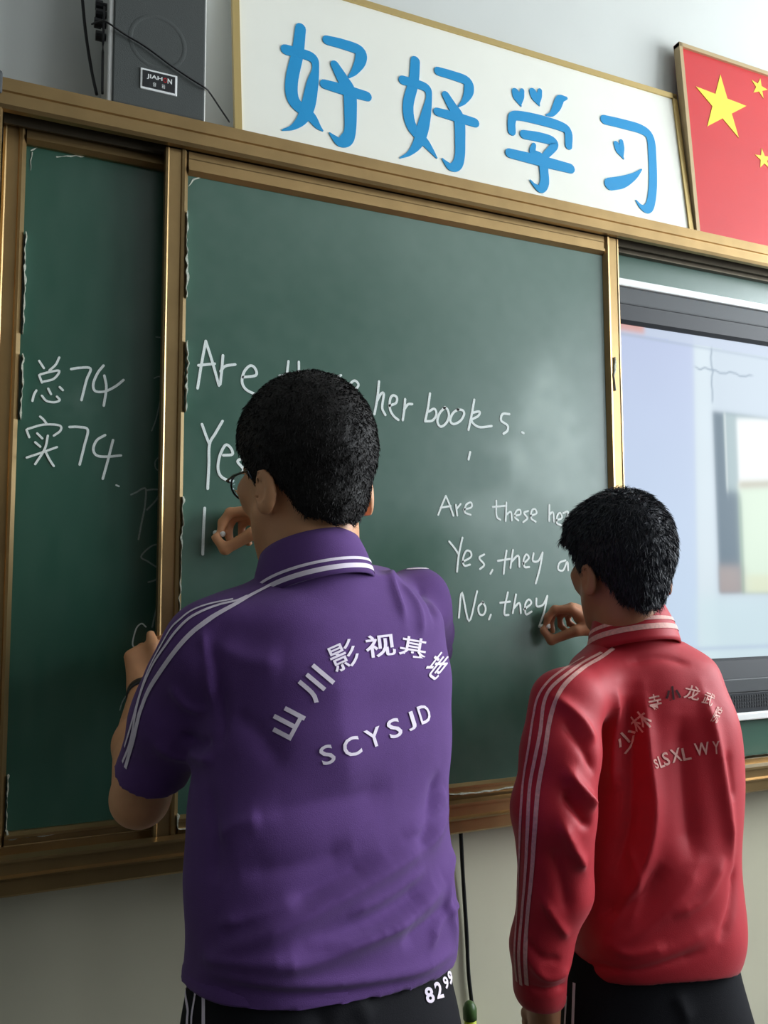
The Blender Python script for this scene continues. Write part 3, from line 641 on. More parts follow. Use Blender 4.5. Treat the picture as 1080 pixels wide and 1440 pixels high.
cb = [W(129, 34, -.075), W(140, 30, -.10), W(150, 31, yq - .002), W(175, 48, yq), W(205, 66, yq), (W(240, 92, yq)), W(270, 112, yq), W(289, 124, yq), W(296, 132, yq + .02), W(310, 153, -.10), W(323, 172, -.100)]
o = tube('speaker_cable', catmull([tuple(p) for p in cb], 6), .0016, MT['cable']); tag(o, 'thin dark wire running across the loudspeaker front and down to the beam', 'cable')
cb = [W(147, 10, -.094), W(145, 60, -.094), W(144, 110, -.094), W(144, 132, -.094)]
o = tube('speaker_cable', catmull([tuple(p) for p in cb], 4), .0022, MT['cable']); tag(o, 'short dark cable running straight down beside the left edge of the loudspeaker', 'cable')

# cable and broom below the board
cb = [W(648, 1172, -.03), W(651, 1230, -.016), W(656, 1310, -.012), W(659, 1370, -.012), W(665, 1425, -.012), W(668, 1470, -.012)]
pts = [tuple(p) for p in cb]; pts += [(pts[-1][0] + .01, -.012, .2), (pts[-1][0] + .005, -.012, .012)]
o = tube('power_cable', catmull(pts, 6), .0042, MT['cable']); tag(o, 'black power cable hanging down the lower wall from under the chalkboards', 'cable')
b0 = W(659, 1408, -.05)
br = empty('broom', (b0[0], -.09, 0), 'lime plastic handle with dark green tip against the lower wall beside the black cable', 'broom')
tube('handle', [(b0[0], -.10, .03), (b0[0], -.055, b0[2] - .03)], [.013, .012], MT['lime'], br, 12)
tube('handle_tip', [(b0[0], -.0552, b0[2] - .032), (b0[0], -.054, b0[2] - .012), (b0[0], -.053, b0[2] - .002), (b0[0], -.0525, b0[2] + .002)], [.014, .014, .010, .004], MT['green_plastic'], br, 12)
boxo('brush_head', (b0[0] - .10, -.12, .001), (b0[0] + .10, -.075, .05), MT['green_plastic'], br, .01)

# ================================================================== PEOPLE: one signed-distance field per figure, meshed as one surface
class Field:
    def __init__(s, lo, hi, h):
        s.lo = np.array(lo, float); s.h = h; s.n = np.ceil((np.array(hi) - s.lo) / h).astype(int) + 1
        s.d = np.full(s.n, .2, np.float32)
    def loc(s, lo, hi):
        a = np.clip(np.floor((np.array(lo) - s.lo) / s.h).astype(int), 0, s.n); b = np.clip(np.ceil((np.array(hi) - s.lo) / s.h).astype(int) + 1, 0, s.n)
        sl = tuple(slice(i, j) for i, j in zip(a, b))
        g = [(s.lo[k] + s.h * np.arange(a[k], b[k])).astype(np.float32) for k in range(3)]
        return sl, g[0][:, None, None], g[1][None, :, None], g[2][None, None, :]
    def op(s, fn, lo, hi, k, mode='u'):
        pad = k + .012; sl, X, Y, Z = s.loc(np.array(lo) - pad, np.array(hi) + pad)
        A = s.d[sl]
        if A.size == 0: return
        B = fn(X, Y, Z)
        if mode == 'u':
            if k > 0:
                hh = np.clip(.5 + .5 * (A - B) / k, 0, 1); s.d[sl] = A * (1 - hh) + B * hh - k * hh * (1 - hh)
            else: s.d[sl] = np.minimum(A, B)
        elif mode == 's':
            B = -B
            if k > 0:
                hh = np.clip(.5 - .5 * (A - B) / k, 0, 1); s.d[sl] = A * (1 - hh) + B * hh + k * hh * (1 - hh)
            else: s.d[sl] = np.maximum(A, B)
    def cap(s, a, b, ra, rb, k=.01, mode='u', zs=1.0):
        a = np.array(a, float); b = np.array(b, float); ba = b - a; L2 = float(ba @ ba) + 1e-12; r = max(ra, rb)
        def fn(X, Y, Z):
            px, py, pz = X - a[0], Y - a[1], Z - a[2]
            t = np.clip((px * ba[0] + py * ba[1] + pz * ba[2]) / L2, 0, 1)
            return np.sqrt((px - t * ba[0]) ** 2 + (py - t * ba[1]) ** 2 + (pz - t * ba[2]) ** 2) - (ra + (rb - ra) * t)
        s.op(fn, np.minimum(a, b) - r, np.maximum(a, b) + r, k, mode)
    def chain(s, pts, rs, k=.01, mode='u'):
        for i in range(len(pts) - 1): s.cap(pts[i], pts[i + 1], rs[i], rs[i + 1], k, mode)
    def ell(s, c, r, Rm=None, k=.01, mode='u', p=2.0):
        c = np.array(c, float); r = np.array(r, float); Rm = np.eye(3) if Rm is None else Rm; R = r.max()
        def fn(X, Y, Z):
            d = (X - c[0], Y - c[1], Z - c[2]); q = [(d[0] * Rm[0, i] + d[1] * Rm[1, i] + d[2] * Rm[2, i]) for i in range(3)]
            if p == 2.0:
                k0 = np.sqrt(sum((q[i] / r[i]) ** 2 for i in range(3))); k1 = np.sqrt(sum((q[i] / r[i] ** 2) ** 2 for i in range(3))) + 1e-9
                return k0 * (k0 - 1) / k1
            k0 = sum(np.abs(q[i] / r[i]) ** p for i in range(3)) ** (1 / p); return (k0 - 1) * r.min()
        s.op(fn, c - R, c + R, k, mode)
    def mesh(s):
        d = s.d; h = s.h; neg = d < 0; nx, ny, nz = d.shape
        cnt = np.zeros((nx - 1, ny - 1, nz - 1), np.uint8)
        for i in (0, 1):
            for j in (0, 1):
                for k in (0, 1): cnt += neg[i:nx - 1 + i, j:ny - 1 + j, k:nz - 1 + k]
        act = (cnt > 0) & (cnt < 8); idx = np.full(act.shape, -1, np.int32); n = int(act.sum()); idx[act] = np.arange(n)
        I = np.stack(np.nonzero(act), 1); acc = np.zeros((n, 3)); w = np.zeros(n)
        cs = [(i, j, k) for i in (0, 1) for j in (0, 1) for k in (0, 1)]
        for a in cs:
            for ax in range(3):
                if a[ax]: continue
                b = list(a); b[ax] = 1
                da = d[I[:, 0] + a[0], I[:, 1] + a[1], I[:, 2] + a[2]]; db = d[I[:, 0] + b[0], I[:, 1] + b[1], I[:, 2] + b[2]]
                cr = (da < 0) != (db < 0); t = np.where(cr, da / (da - db + 1e-20), 0)
                pos = np.repeat(np.array(a, float)[None], n, 0); pos[:, ax] += t
                acc[cr] += pos[cr]; w[cr] += 1
        V = s.lo + h * (I + acc / np.maximum(w, 1)[:, None]); F = []
        for ax in range(3):
            u, v = [(1, 2), (2, 0), (0, 1)][ax]
            s0 = [slice(None)] * 3; s1 = [slice(None)] * 3; s0[ax] = slice(0, -1); s1[ax] = slice(1, None)
            for q in (u, v): s0[q] = slice(1, -1); s1[q] = slice(1, -1)
            A = neg[tuple(s0)]; B = neg[tuple(s1)]; E = np.stack(np.nonzero(A != B), 1)
            if not len(E): continue
            sg = A[E[:, 0], E[:, 1], E[:, 2]]; E = E.copy(); E[:, u] += 1; E[:, v] += 1
            def cell(du, dv):
                Q = E.copy(); Q[:, u] += du; Q[:, v] += dv; return idx[Q[:, 0], Q[:, 1], Q[:, 2]]
            q = np.stack([cell(-1, -1), cell(0, -1), cell(0, 0), cell(-1, 0)], 1); q[~sg] = q[~sg][:, ::-1]; F.append(q)
        F = np.concatenate(F); F = F[(F >= 0).all(1)]; return V, F

def loft_fn(S, theta):
    """S rows: z, cx, cy, a, b, p  (ascending z)"""
    S = np.array(sorted(S, key=lambda r: r[0]), float)
    T = np.array(catmull(S, 8)); ct, st = math.cos(theta), math.sin(theta)
    def fn(X, Y, Z):
        z = Z.ravel(); q = [np.interp(z, T[:, 0], T[:, i]).reshape(Z.shape).astype(np.float32) for i in range(1, 6)]
        dx, dy = X - q[0], Y - q[1]; u = np.abs(dx * ct + dy * st) / q[2]; v = np.abs(-dx * st + dy * ct) / q[3]; p = q[4]
        r = (u ** p + v ** p) ** (1 / p)
        return (r - 1) * np.minimum(q[2], q[3])
    return fn, S
def rotz(t): c, s = math.cos(t), math.sin(t); return np.array([[c, -s, 0], [s, c, 0], [0, 0, 1]])
def rotx(t): c, s = math.cos(t), math.sin(t); return np.array([[1, 0, 0], [0, c, -s], [0, s, c]])
def roty(t): c, s = math.cos(t), math.sin(t); return np.array([[c, 0, s], [0, 1, 0], [-s, 0, c]])
def section(py, xl, xr, Yc, b, theta, p=2.3):
    c = W((xl + xr) / 2, py, Yc); dep = PX(c)[2]; r = ray((xl + xr) / 2, py); vy = math.atan2(r[0], r[1]); ph = theta + vy
    vis = (xr - xl) / 2 * dep / F_PX * math.cos(math.atan2((xl + xr) / 2 - CX, F_PX)) ** 0
    vis *= math.cos(math.atan2((xl + xr) / 2 - CX, F_PX))
    a = math.sqrt(max(vis ** 2 - (b * math.sin(ph)) ** 2, .004)) / math.cos(ph)
    return (c[2], c[0], c[1], a, b, p)
def smooth_mesh(V, F, it=2, lam=.5):
    E = np.concatenate([F[:, [0, 1]], F[:, [1, 2]], F[:, [2, 3]], F[:, [3, 0]]]); n = len(V)
    E = np.concatenate([E, E[:, ::-1]])
    deg = np.bincount(E[:, 0], minlength=n)[:, None] + 1e-9
    for _ in range(it):
        A = np.stack([np.bincount(E[:, 0], V[E[:, 1], i], minlength=n) for i in range(3)], 1) / deg; V = V + lam * (A - V)
    return V
def normals(V, F):
    nn = np.cross(V[F[:, 2]] - V[F[:, 0]], V[F[:, 3]] - V[F[:, 1]]); N = np.zeros_like(V)
    for k in range(4):
        for i in range(3): N[:, i] += np.bincount(F[:, k], nn[:, i], minlength=len(V))
    return N / (np.linalg.norm(N, axis=1, keepdims=True) + 1e-12)
def pt_poly(V, P):
    best = np.full(len(V), 9.)
    for i in range(len(P) - 1):
        a, b = P[i], P[i + 1]; ba = b - a; t = np.clip(((V - a) @ ba) / (ba @ ba + 1e-12), 0, 1)
        best = np.minimum(best, np.linalg.norm(V - a - t[:, None] * ba, axis=1))
    return best
def seg_param(V, P):
    """distance to the polyline and the running parameter 0..1 along it"""
    best = np.full(len(V), 9.); par = np.zeros(len(V)); L = [0]
    for i in range(len(P) - 1): L.append(L[-1] + np.linalg.norm(P[i + 1] - P[i]))
    for i in range(len(P) - 1):
        a, b = P[i], P[i + 1]; ba = b - a; t = np.clip(((V - a) @ ba) / (ba @ ba + 1e-12), 0, 1); d = np.linalg.norm(V - a - t[:, None] * ba, axis=1)
        m = d < best; best[m] = d[m]; par[m] = ((L[i] + t * (L[i + 1] - L[i])) / L[-1])[m]
    return best, par
class Surf:
    """a finished surface that things are laid on: measured lines are carried to it and stay on it"""
    def __init__(s, V, F): s.bvh = BVHTree.FromPolygons([tuple(v) for v in V], [tuple(f) for f in F])
    def at(s, px, py, h=.0008, guess=None):
        r = ray(px, py); r = r / np.linalg.norm(r); hit = s.bvh.ray_cast(Vector(CAM), Vector(r))
        if hit[0] is None:
            g = guess if guess is not None else 1.2
            hit = s.bvh.find_nearest(Vector(CAM + r * g))
        s.last = (Vector(CAM) - hit[0]).length
        return np.array(hit[0] + hit[1] * h), np.array(hit[1])
    def line(s, pts, n=6, h=.0008):
        out = []; g = 1.2
        for p in (catmull([np.array(q, float) for q in pts], n) if len(pts) > 2 else [np.array(pts[0]) + (np.array(pts[1]) - np.array(pts[0])) * t for t in np.linspace(0, 1, n)]):
            q = s.at(p[0], p[1], h, g); g = s.last; out.append(q)
        return out
def fold_displace(V, F, folds, fine=0.0, seed=0, fs=(9, 9, 5), it=1):
    N = normals(V, F); S = Surf(V, F); D = np.zeros(len(V))
    for (pts, amp, wd) in folds:
        P = np.array([q[0] for q in S.line(pts, 5, 0)]); d, t = seg_param(V, P)
        taper = np.clip(np.minimum(t, 1 - t) * 5, 0.15, 1)
        D += amp * np.exp(-(d / wd) ** 1.5) * taper
    if fine:
        rs = np.random.RandomState(seed)
        for k in range(7):
            w = rs.randn(3) * np.array(fs) * (1 + k * .5); D += fine / (1 + k * .35) * np.sin(V @ w + rs.rand() * 6 + 1.5 * np.sin(V @ (rs.randn(3) * 8)))
    V = V + N * D[:, None]
    return smooth_mesh(V, F, it, .4)
def strips(name, S, lines, m, parent, h=.0011, label=None, n=6):
    """flat woven stripes lying on the cloth: (width in m, [pixel measured centre line])"""
    bm = bmesh.new()
    for (w, pts) in lines:
        Q = S.line(pts, n, h); C = [q[0] for q in Q]; A, B = [], []
        for i, (p, nn) in enumerate(Q):
            d = C[min(i + 1, len(C) - 1)] - C[max(i - 1, 0)]; sd = np.cross(d, nn); L = np.linalg.norm(sd)
            if L < 1e-9: continue
            sd /= L; row = []
            for t in (-.5, -.17, .17, .5):
                hit = S.bvh.find_nearest(Vector(p + sd * w * t)); row.append(bm.verts.new(hit[0] + hit[1] * h))
            A.append(row)
        for i in range(len(A) - 1):
            for k in range(3): bm.faces.new((A[i][k], A[i][k + 1], A[i + 1][k + 1], A[i + 1][k]))
    bmesh.ops.recalc_face_normals(bm, faces=bm.faces)
    o = finish(name, bm, m, parent, smooth=True)
    if label: o['label'] = label
    return o
def print_glyph(name, S, ch, quad, m, parent, bold=.02, h=.0012, cuts=2):
    """a printed character; quad = where its four corners lie (top-left, top-right, bottom-right, bottom-left)"""
    bm = text_geo(ch, bold)
    for _ in range(cuts):
        es = [e for e in bm.edges if e.calc_length() > .12]
        if es: bmesh.ops.subdivide_edges(bm, edges=es, cuts=1)
    bmesh.ops.triangulate(bm, faces=bm.faces)
    tl, tr, brr, bl = [np.array(q, float) for q in quad]
    for v in bm.verts:
        a = v.co.x + .5; b = v.co.y + .5; p = (bl * (1 - a) + brr * a) * (1 - b) + (tl * (1 - a) + tr * a) * b
        q, nn = S.at(p[0], p[1], h); v.co = Vector(q)
    return finish(name, bm, m, parent)
def box_quad(cx_, cy_, w, h, ang=0, shear=0, sq=1):
    """quad around a centre, rotated by ang degrees (clockwise in the picture)"""
    t = math.radians(ang); out = []
    for (a, b) in ((-.5, -.5), (.5, -.5), (.5, .5), (-.5, .5)):
        u = a * w; v = b * h; u2 = u + shear * v
        out.append((cx_ + u2 * math.cos(t) - v * math.sin(t), cy_ + u2 * math.sin(t) + v * math.cos(t)))
    return out

# ---------------------------------------------------------------- anatomy
def head(f, O, Rh, s=1.0, neck=None, nr=(.054, .054, .052), ey=-.034, ex=.078):
    L = lambda x, y, z: np.array(O) + Rh @ (np.array((x, y, z)) * s)
    f.ell(L(0, -.014, .030), np.array((.073, .089, .084)) * s, Rh, .01)
    f.ell(L(0, .030, -.030), np.array((.060, .060, .084)) * s, Rh, .03)
    f.cap(L(0, .066, -.098), L(0, .058, -.085), .020 * s, .026 * s, .02)
    for q in (-1, 1):
        f.cap(L(.052 * q, .004, -.052), L(.020 * q, .062, -.100), .020 * s, .018 * s, .025)
        f.cap(L(.050 * q, .062, -.014), L(.040 * q, .074, -.030), .016 * s, .014 * s, .02)          # cheek bones
        f.cap(L(.012 * q, .083, .020), L(.044 * q, .072, .018), .010 * s, .008 * s, .012)           # brow
    f.cap(L(0, .088, .006), L(0, .107, -.028), .008 * s, .011 * s, .010)                            # nose
    for q in (-1, 1):
        f.cap(L(.010 * q, .100, -.032), L(.012 * q, .094, -.032), .007 * s, .006 * s, .005)
        f.ell(L(.031 * q, .092, -.001), np.array((.015, .012, .010)) * s, Rh, .008, 's')            # sockets
        f.cap(L(.022 * q, .082, .005), L(.041 * q, .076, .004), .0055 * s, .0045 * s, .004)         # upper lid
        f.cap(L(.022 * q, .081, -.009), L(.040 * q, .076, -.008), .0045 * s, .004 * s, .004)
        # ear: rim, lobe, hollow
        Re = Rh @ rotz(-q * .42) @ rotx(-.12)
        f.ell(L(ex * q, ey, -.028), np.array((.0065, .018, .030)) * s, Re, .004)
        f.ell(L((ex + .006) * q, ey + .005, -.023), np.array((.005, .011, .019)) * s, Re, .003, 's')
        f.cap(L(.068 * q, ey + .012, -.042), L((ex - .005) * q, ey + .008, -.050), .008 * s, .007 * s, .006)
        f.cap(L(.066 * q, ey + .010, -.026), L((ex - .003) * q, ey + .006, -.028), .007 * s, .006 * s, .006)
    f.cap(L(-.020, .090, -.060), L(.020, .090, -.060), .006 * s, .006 * s, .006)
    f.cap(L(-.016, .090, -.071), L(.016, .090, -.071), .0065 * s, .0065 * s, .005)
    f.cap(L(-.021, .101, -.0655), L(.021, .101, -.0655), .003 * s, .003 * s, .002, 's')
    if neck is not None:
        f.chain([L(0, -.022, -.030), L(0, -.016, -.085), neck], [r_ * s for r_ in nr], .022)
    return L
def hand(f, wrist, u, n, side, s=1.0, curl=None, thumb=None, k=.0035, rw=.021, spread=.10, forearm=None):
    """wrist point, finger direction u, back-of-hand normal n, side=+1 when the thumb lies on u x n"""
    u = _n(u); n = np.array(n, float); n = _n(n - u * (n @ u)); w = np.cross(u, n) * side
    P = lambda a, b, c: np.array(wrist) + (u * a + w * b + n * c) * s
    curl = curl or [(30, 35, 20)] * 4
    kn = [(.078, .027), (.082, .009), (.077, -.009), (.069, -.025)]
    ln = [(.038, .024, .019), (.043, .027, .020), (.040, .025, .019), (.031, .019, .017)]
    rad = [.0095, .0098, .0092, .0082]
    f.cap(P(-.012, 0, 0), P(.010, 0, 0), rw * s, rw * s, .012)
    for i in range(4):
        f.cap(P(.006, kn[i][1] * .45, 0), P(kn[i][0], kn[i][1], .0), .0150 * s, .0108 * s, .014)
    f.cap(P(.02, .010, -.006), P(.05, .010, -.008), .016 * s, .013 * s, .014)
    tips = []
    for i in range(4):
        p = P(kn[i][0], kn[i][1], 0); ang = 0; r = rad[i] * s; pts = [p]; rs = [r * 1.08]
        sp = spread * (1.5 - i) / 1.5
        for j in range(3):
            ang += math.radians(curl[i][j]); d = (u * math.cos(ang) - n * math.sin(ang)) + w * sp * math.cos(ang) * (1 if ang < 1.2 else .2); d = _n(d)
            p = p + d * ln[i][j] * s; pts.append(p); rs.append(r * (1.0, .93, .80)[j])
        f.chain(pts, rs, k)
        for q in (1, 2): f.cap(pts[q], pts[q] + n * .0005, rs[q] * 1.06, rs[q] * 1.0, .002)
        tips.append(pts)
    th = thumb or [(.018, .024, -.006), (.045, .046, -.014), (.068, .052, -.022), (.088, .050, -.030)]
    T = [P(*q) for q in th]; f.chain(T, [.0155 * s, .0125 * s, .0105 * s, .0085 * s], .006)
    return P, tips, T

def fuzz(V, F, count, length, width, lo_z, parent_obj, m, name, seed=1, flow=(0, 0, -1)):
    rs = np.random.RandomState(seed); N = normals(V, F); fi = rs.randint(0, len(F), count)
    w4 = rs.dirichlet((1, 1, 1, 1), count); P = sum(V[F[fi, k]] * w4[:, k:k + 1] for k in range(4)); NN = N[F[fi, 0]]
    fl = np.array(flow, float)[None] + rs.randn(count, 3) * .35; fl = fl - NN * (fl * NN).sum(1)[:, None]; fl /= np.linalg.norm(fl, axis=1, keepdims=True) + 1e-9
    D = NN * (.28 + .5 * rs.rand(count, 1)) + fl * .9; D /= np.linalg.norm(D, axis=1, keepdims=True)
    Ln = length * (.5 + rs.rand(count, 1)); sd = np.cross(D, rs.randn(count, 3)); sd /= np.linalg.norm(sd, axis=1, keepdims=True) + 1e-9
    P = P - NN * .001; A = P - sd * width; B = P + sd * width; mid = P + D * Ln * .55 + NN * .001; M1 = mid - sd * width * .7; M2 = mid + sd * width * .7; T = P + D * Ln + fl * Ln * .25
    VV = np.concatenate([A, B, M2, M1, T, T + sd * width * .1]); n = count; i = np.arange(n)
    FF = np.concatenate([np.stack([i, i + n, i + 2 * n, i + 3 * n], 1), np.stack([i + 3 * n, i + 2 * n, i + 5 * n, i + 4 * n], 1)])
    return VV, FF
def put_mesh(name, V, F, m, parent, smooth=True):
    off = np.array(parent_world(parent)); me = np_mesh(name, np.asarray(V) - off, F, smooth); return link(name, me, parent, m)

def hair_piece(L, Rh, O, s, zline, parent, m, th=.012, top=.020, extra=None, count=16000, ln=.011, seed=3, flow=(0, 0, -1), width=.0006):
    c = np.array(O); f = Field(c - .17, c + .19, .0028)
    f.ell(L(0, -.016, .032), np.array((.073 + th, .092 + th, .084 + top)) * s, Rh, .0)
    f.ell(L(0, .004, .050), np.array((.068 + th, .088 + th * .8, .062 + top)) * s, Rh, .02)
    f.cap(L(0, -.050, -.040), L(0, -.044, -.065), .052 * s, .047 * s, .02)
    if extra: extra(f)
    X = f.lo[0] + f.h * np.arange(f.n[0])[:, None, None]; Y = f.lo[1] + f.h * np.arange(f.n[1])[None, :, None]; Z = f.lo[2] + f.h * np.arange(f.n[2])[None, None, :]
    d = (X - O[0], Y - O[1], Z - O[2]); q = [(d[0] * Rh[0, i] + d[1] * Rh[1, i] + d[2] * Rh[2, i]) / s for i in range(3)]
    zl = np.interp(q[1].ravel(), zline[0], zline[1]).reshape(q[1].shape)
    wob = .003 * np.sin(q[0] * 190) + .002 * np.sin(q[1] * 260 + q[0] * 90)
    f.d = np.maximum(f.d, ((zl + wob - q[2]) * s * .8).astype(np.float32))
    V, F = f.mesh(); V = smooth_mesh(V, F, 3)
    N = normals(V, F); V = V + N * (np.array([noise.noise(Vector(v) * 70) for v in V]) * .0014)[:, None]
    hv, hf = fuzz(V, F, count, ln * s, width, 0, None, None, 'x', seed, flow)
    VV = np.concatenate([V, hv]); FF = np.concatenate([F, hf + len(V)])
    return put_mesh('hair', VV, FF, m, parent)

def collar_ring(name, cen, tilt, r_top, r_bot, z_hi, drop, m, parent, theta, thick=.003, open_deg=30, stripes=(), stripe_m=None, h=.0009, stand=.006, wav=.0):
    """folded collar: stands up around the neck and turns over. cen = centre at the top edge, tilt = frame"""
    nphi, nv = 72, 9; rot = rotz(theta) @ tilt
    def P(phi, v, e=0.0):
        # phi = 0 at the back, +-pi at the front; v 0 top edge -> 1 lower edge of the leaf
        rt = np.array(r_top); rbm = np.array(r_bot); r = rt * (1 - v ** 1.2) + rbm * v ** 1.2
        bulge = .004 * math.sin(v * math.pi)
        fd = abs(phi) / math.pi; fz = -z_hi * fd ** 2.0
        x = (r[0] + bulge + e) * math.sin(phi); y = -(r[1] + bulge + e) * math.cos(phi)
        z = fz - drop * v * (1 + .35 * fd ** 2) + stand * math.exp(-(v / .15) ** 2) * 0 + wav * math.sin(phi * 5) * v
        return np.array(cen) + rot @ np.array((x, y, z))
    ph = np.linspace(-math.pi + math.radians(open_deg), math.pi - math.radians(open_deg), nphi)
    rows = [(v, 0.0) for v in np.linspace(1, 0, nv)] + [(0.0, -thick)] + [(v, -thick - .001) for v in np.linspace(.1, 1, nv)]
    V = np.array([[P(p, v, e) for (v, e) in rows] for p in ph]); n1, n2 = V.shape[:2]; idx = np.arange(n1 * n2).reshape(n1, n2)
    F = [np.stack([idx[:-1, :], np.roll(idx, -1, 1)[:-1, :], np.roll(idx, -1, 1)[1:, :], idx[1:, :]], -1).reshape(-1, 4)]
    V = V.reshape(-1, 3); F = np.concatenate(F); F = F[:, ::-1]
    o = put_mesh(name, V, F, m, parent)
    for (va, vb) in stripes:
        SV = np.array([[P(p, v, h) for v in (va, (va + vb) / 2, vb)] for p in ph]); i2 = np.arange(n1 * 3).reshape(n1, 3)
        SF = np.stack([i2[:-1, :-1], i2[1:, :-1], i2[1:, 1:], i2[:-1, 1:]], -1).reshape(-1, 4)
        put_mesh('collar_stripe', SV.reshape(-1, 3), SF, stripe_m, o)
    return o
def trousers(name, hipc, hw, hd, zt, theta, feet, m, parent, h=.005, folds=(), legr=.085, cuff=.07, knees=None, shaped=None):
    lo = (min(hipc[0], *[q[0] for q in feet]) - .26, min(hipc[1], *[q[1] for q in feet]) - .24, .03); hi = (max(hipc[0], *[q[0] for q in feet]) + .26, max(hipc[1], *[q[1] for q in feet]) + .24, zt + .03)
    f = Field(lo, hi, h)
    S = [(zt - .26, hipc[0], hipc[1], hw * 1.02, hd * 1.0, 2.4), (zt - .14, hipc[0], hipc[1], hw * 1.05, hd * 1.06, 2.4), (zt - .06, hipc[0], hipc[1], hw, hd, 2.3), (zt, hipc[0], hipc[1], hw * .95, hd * .95, 2.2)]
    if shaped: S = shaped
    fn, S = loft_fn(S, theta); z0, z1 = S[0][0], S[-1][0]
    f.op(lambda X, Y, Z: np.maximum(np.maximum(fn(X, Y, Z), Z - z1), z0 - Z), (lo[0] + .04, lo[1] + .04, z0), (hi[0] - .04, hi[1] - .04, z1), .01)
    R2 = rotz(theta)
    for q, ft in zip((-1, 1), feet):
        hp = np.array((hipc[0], hipc[1], zt - .17)) + R2 @ np.array((q * hw * .48, 0, 0)); kn = (hp + np.array(ft)) / 2 + np.array((0, .02, 0)); kn[2] = zt * .54
        f.chain([hp, hp * .5 + kn * .5, kn, (kn + np.array(ft)) / 2, np.array(ft)], [legr, legr * .98, legr * .85, legr * .82, cuff], .03)
    cutz = feet[0][2] - .005; sl = f.loc(lo, hi); f.d = np.maximum(f.d, (cutz - sl[3]).astype(np.float32)[:, :, :f.d.shape[2]] if sl[3].shape[2] >= f.d.shape[2] else f.d)
    V, F = f.mesh(); V = smooth_mesh(V, F, 3); V = fold_displace(V, F, folds, .0018, 5, (12, 12, 6))
    return put_mesh(name, V, F, m, parent), Surf(V, F)
def shoe(p, theta, parent, m, s=1.0):
    f = Field(np.array(p) - .2 * s, np.array(p) + .2 * s, .004); R2 = rotz(theta); L = lambda x, y, z: np.array((p[0], p[1], 0)) + R2 @ (np.array((x, y, z)) * s)
    f.cap(L(0, -.05, .045), L(0, .02, .045), .036 * s, .036 * s, .02); f.cap(L(0, .02, .042), L(0, .13, .032), .036 * s, .034 * s, .02); f.cap(L(0, -.04, .05), L(0, -.03, .095), .035 * s, .040 * s, .02)
    gz = f.lo[2] + f.h * np.arange(f.n[2])[None, None, :]; f.d = np.maximum(f.d, (.014 - gz).astype(np.float32))
    V, F = f.mesh(); V = smooth_mesh(V, F, 2); o = put_mesh('shoe', V, F, m, parent)
    bm = bmesh.new(); n = 28; lo_, hi_ = [], []
    for k in range(n):
        t = 2 * math.pi * k / n; x = .039 * math.sin(t); y = .045 - .123 * math.cos(t)
        lo_.append(bm.verts.new(tuple(L(x, y, 0)))); hi_.append(bm.verts.new(tuple(L(x * 1.02, y, .018))))
    for v in lo_: v.co.z = .001
    for k in range(n): bm.faces.new((lo_[k], lo_[(k + 1) % n], hi_[(k + 1) % n], hi_[k]))
    bm.faces.new(lo_[::-1]); bm.faces.new(hi_); bmesh.ops.recalc_face_normals(bm, faces=bm.faces); finish('sole', bm, MT['sole'], o)
def chalk_stick(tip, d, name_label, ln=.03):
    tip = np.array(tip); d = _n(d); o = tube('chalk', [tuple(tip), tuple(tip + d * .003), tuple(tip + d * ln)], [.003, .0048, .0050], MT['chalk_stick'], None, 12); tag(o, name_label, 'chalk', 'chalk sticks in the writing hands')

# ================================================================== FIRST PERSON: purple short-sleeved shirt
TH1 = math.radians(14)
O1 = W(428, 668, -.560); RH1 = rotz(math.radians(11)) @ roty(math.radians(-2)) @ rotx(math.radians(-2)); HS1 = .985
p1 = empty('person', (W(450, 1300, -.58)[0], -.58, 0), 'person with black hair and glasses in a purple short-sleeved shirt, writing in chalk', 'person')
NK1 = W(441, 803, -.575)
LS, LE, LW_ = W(286, 918, -.585), W(197, 1122, -.455), W(203, 972, -.195)
RS, RE = W(585, 850, -.47), np.array((.68, -.28, 1.14))
tip1 = W(301, 749, -.1005)
h1u = _n((-.55, .55, .50)); h1n = (.45, -.25, .85)
body = Field((.0, -.80, .02), (.86, -.085, 1.60), .0034)
L1 = head(body, O1, RH1, HS1, NK1)
sec1 = [section(805, 395, 560, -.565, .060, TH1, 2.0), section(850, 300, 618, -.565, .090, TH1), section(900, 284, 630, -.565, .108, TH1), section(1000, 286, 636, -.57, .112, TH1), section(1080, 282, 637, -.58, .108, TH1),
        section(1150, 276, 634, -.59, .106, TH1), section(1250, 274, 640, -.60, .112, TH1), section(1330, 268, 645, -.60, .118, TH1), section(1400, 262, 648, -.60, .120, TH1)]
inner = [(z, cx_, cy_, a - .024, b - .022, p) for (z, cx_, cy_, a, b, p) in sec1]
hip1 = np.array((sec1[-1][1], sec1[-1][2])); zh = sec1[-1][0]
inner[-1] = (zh, hip1[0], hip1[1], sec1[-1][3] - .040, .085, 2.2)
inner += [(zh - .12, hip1[0], hip1[1], sec1[-1][3] - .040, .085, 2.2)]
fn, SI = loft_fn(inner, TH1)
body.op(lambda X, Y, Z: np.maximum(fn(X, Y, Z), np.maximum(Z - SI[-1][0], SI[0][0] - Z)), (.1, -.78, SI[0][0]), (.8, -.38, SI[-1][0]), .02)
body.cap(NK1 - np.array((0, 0, .02)), LS + np.array((.02, 0, -.01)), .038, .034, .03); body.cap(NK1 - np.array((0, 0, .02)), RS + np.array((-.02, 0, -.02)), .034, .032, .03)
body.chain([LS, LS * .45 + LE * .55, LE], [.036, .035, .036], .015)
body.chain([LE, LE * .55 + LW_ * .45 + np.array((-.004, 0, 0)), LW_], [.036, .036, .0225], .012)
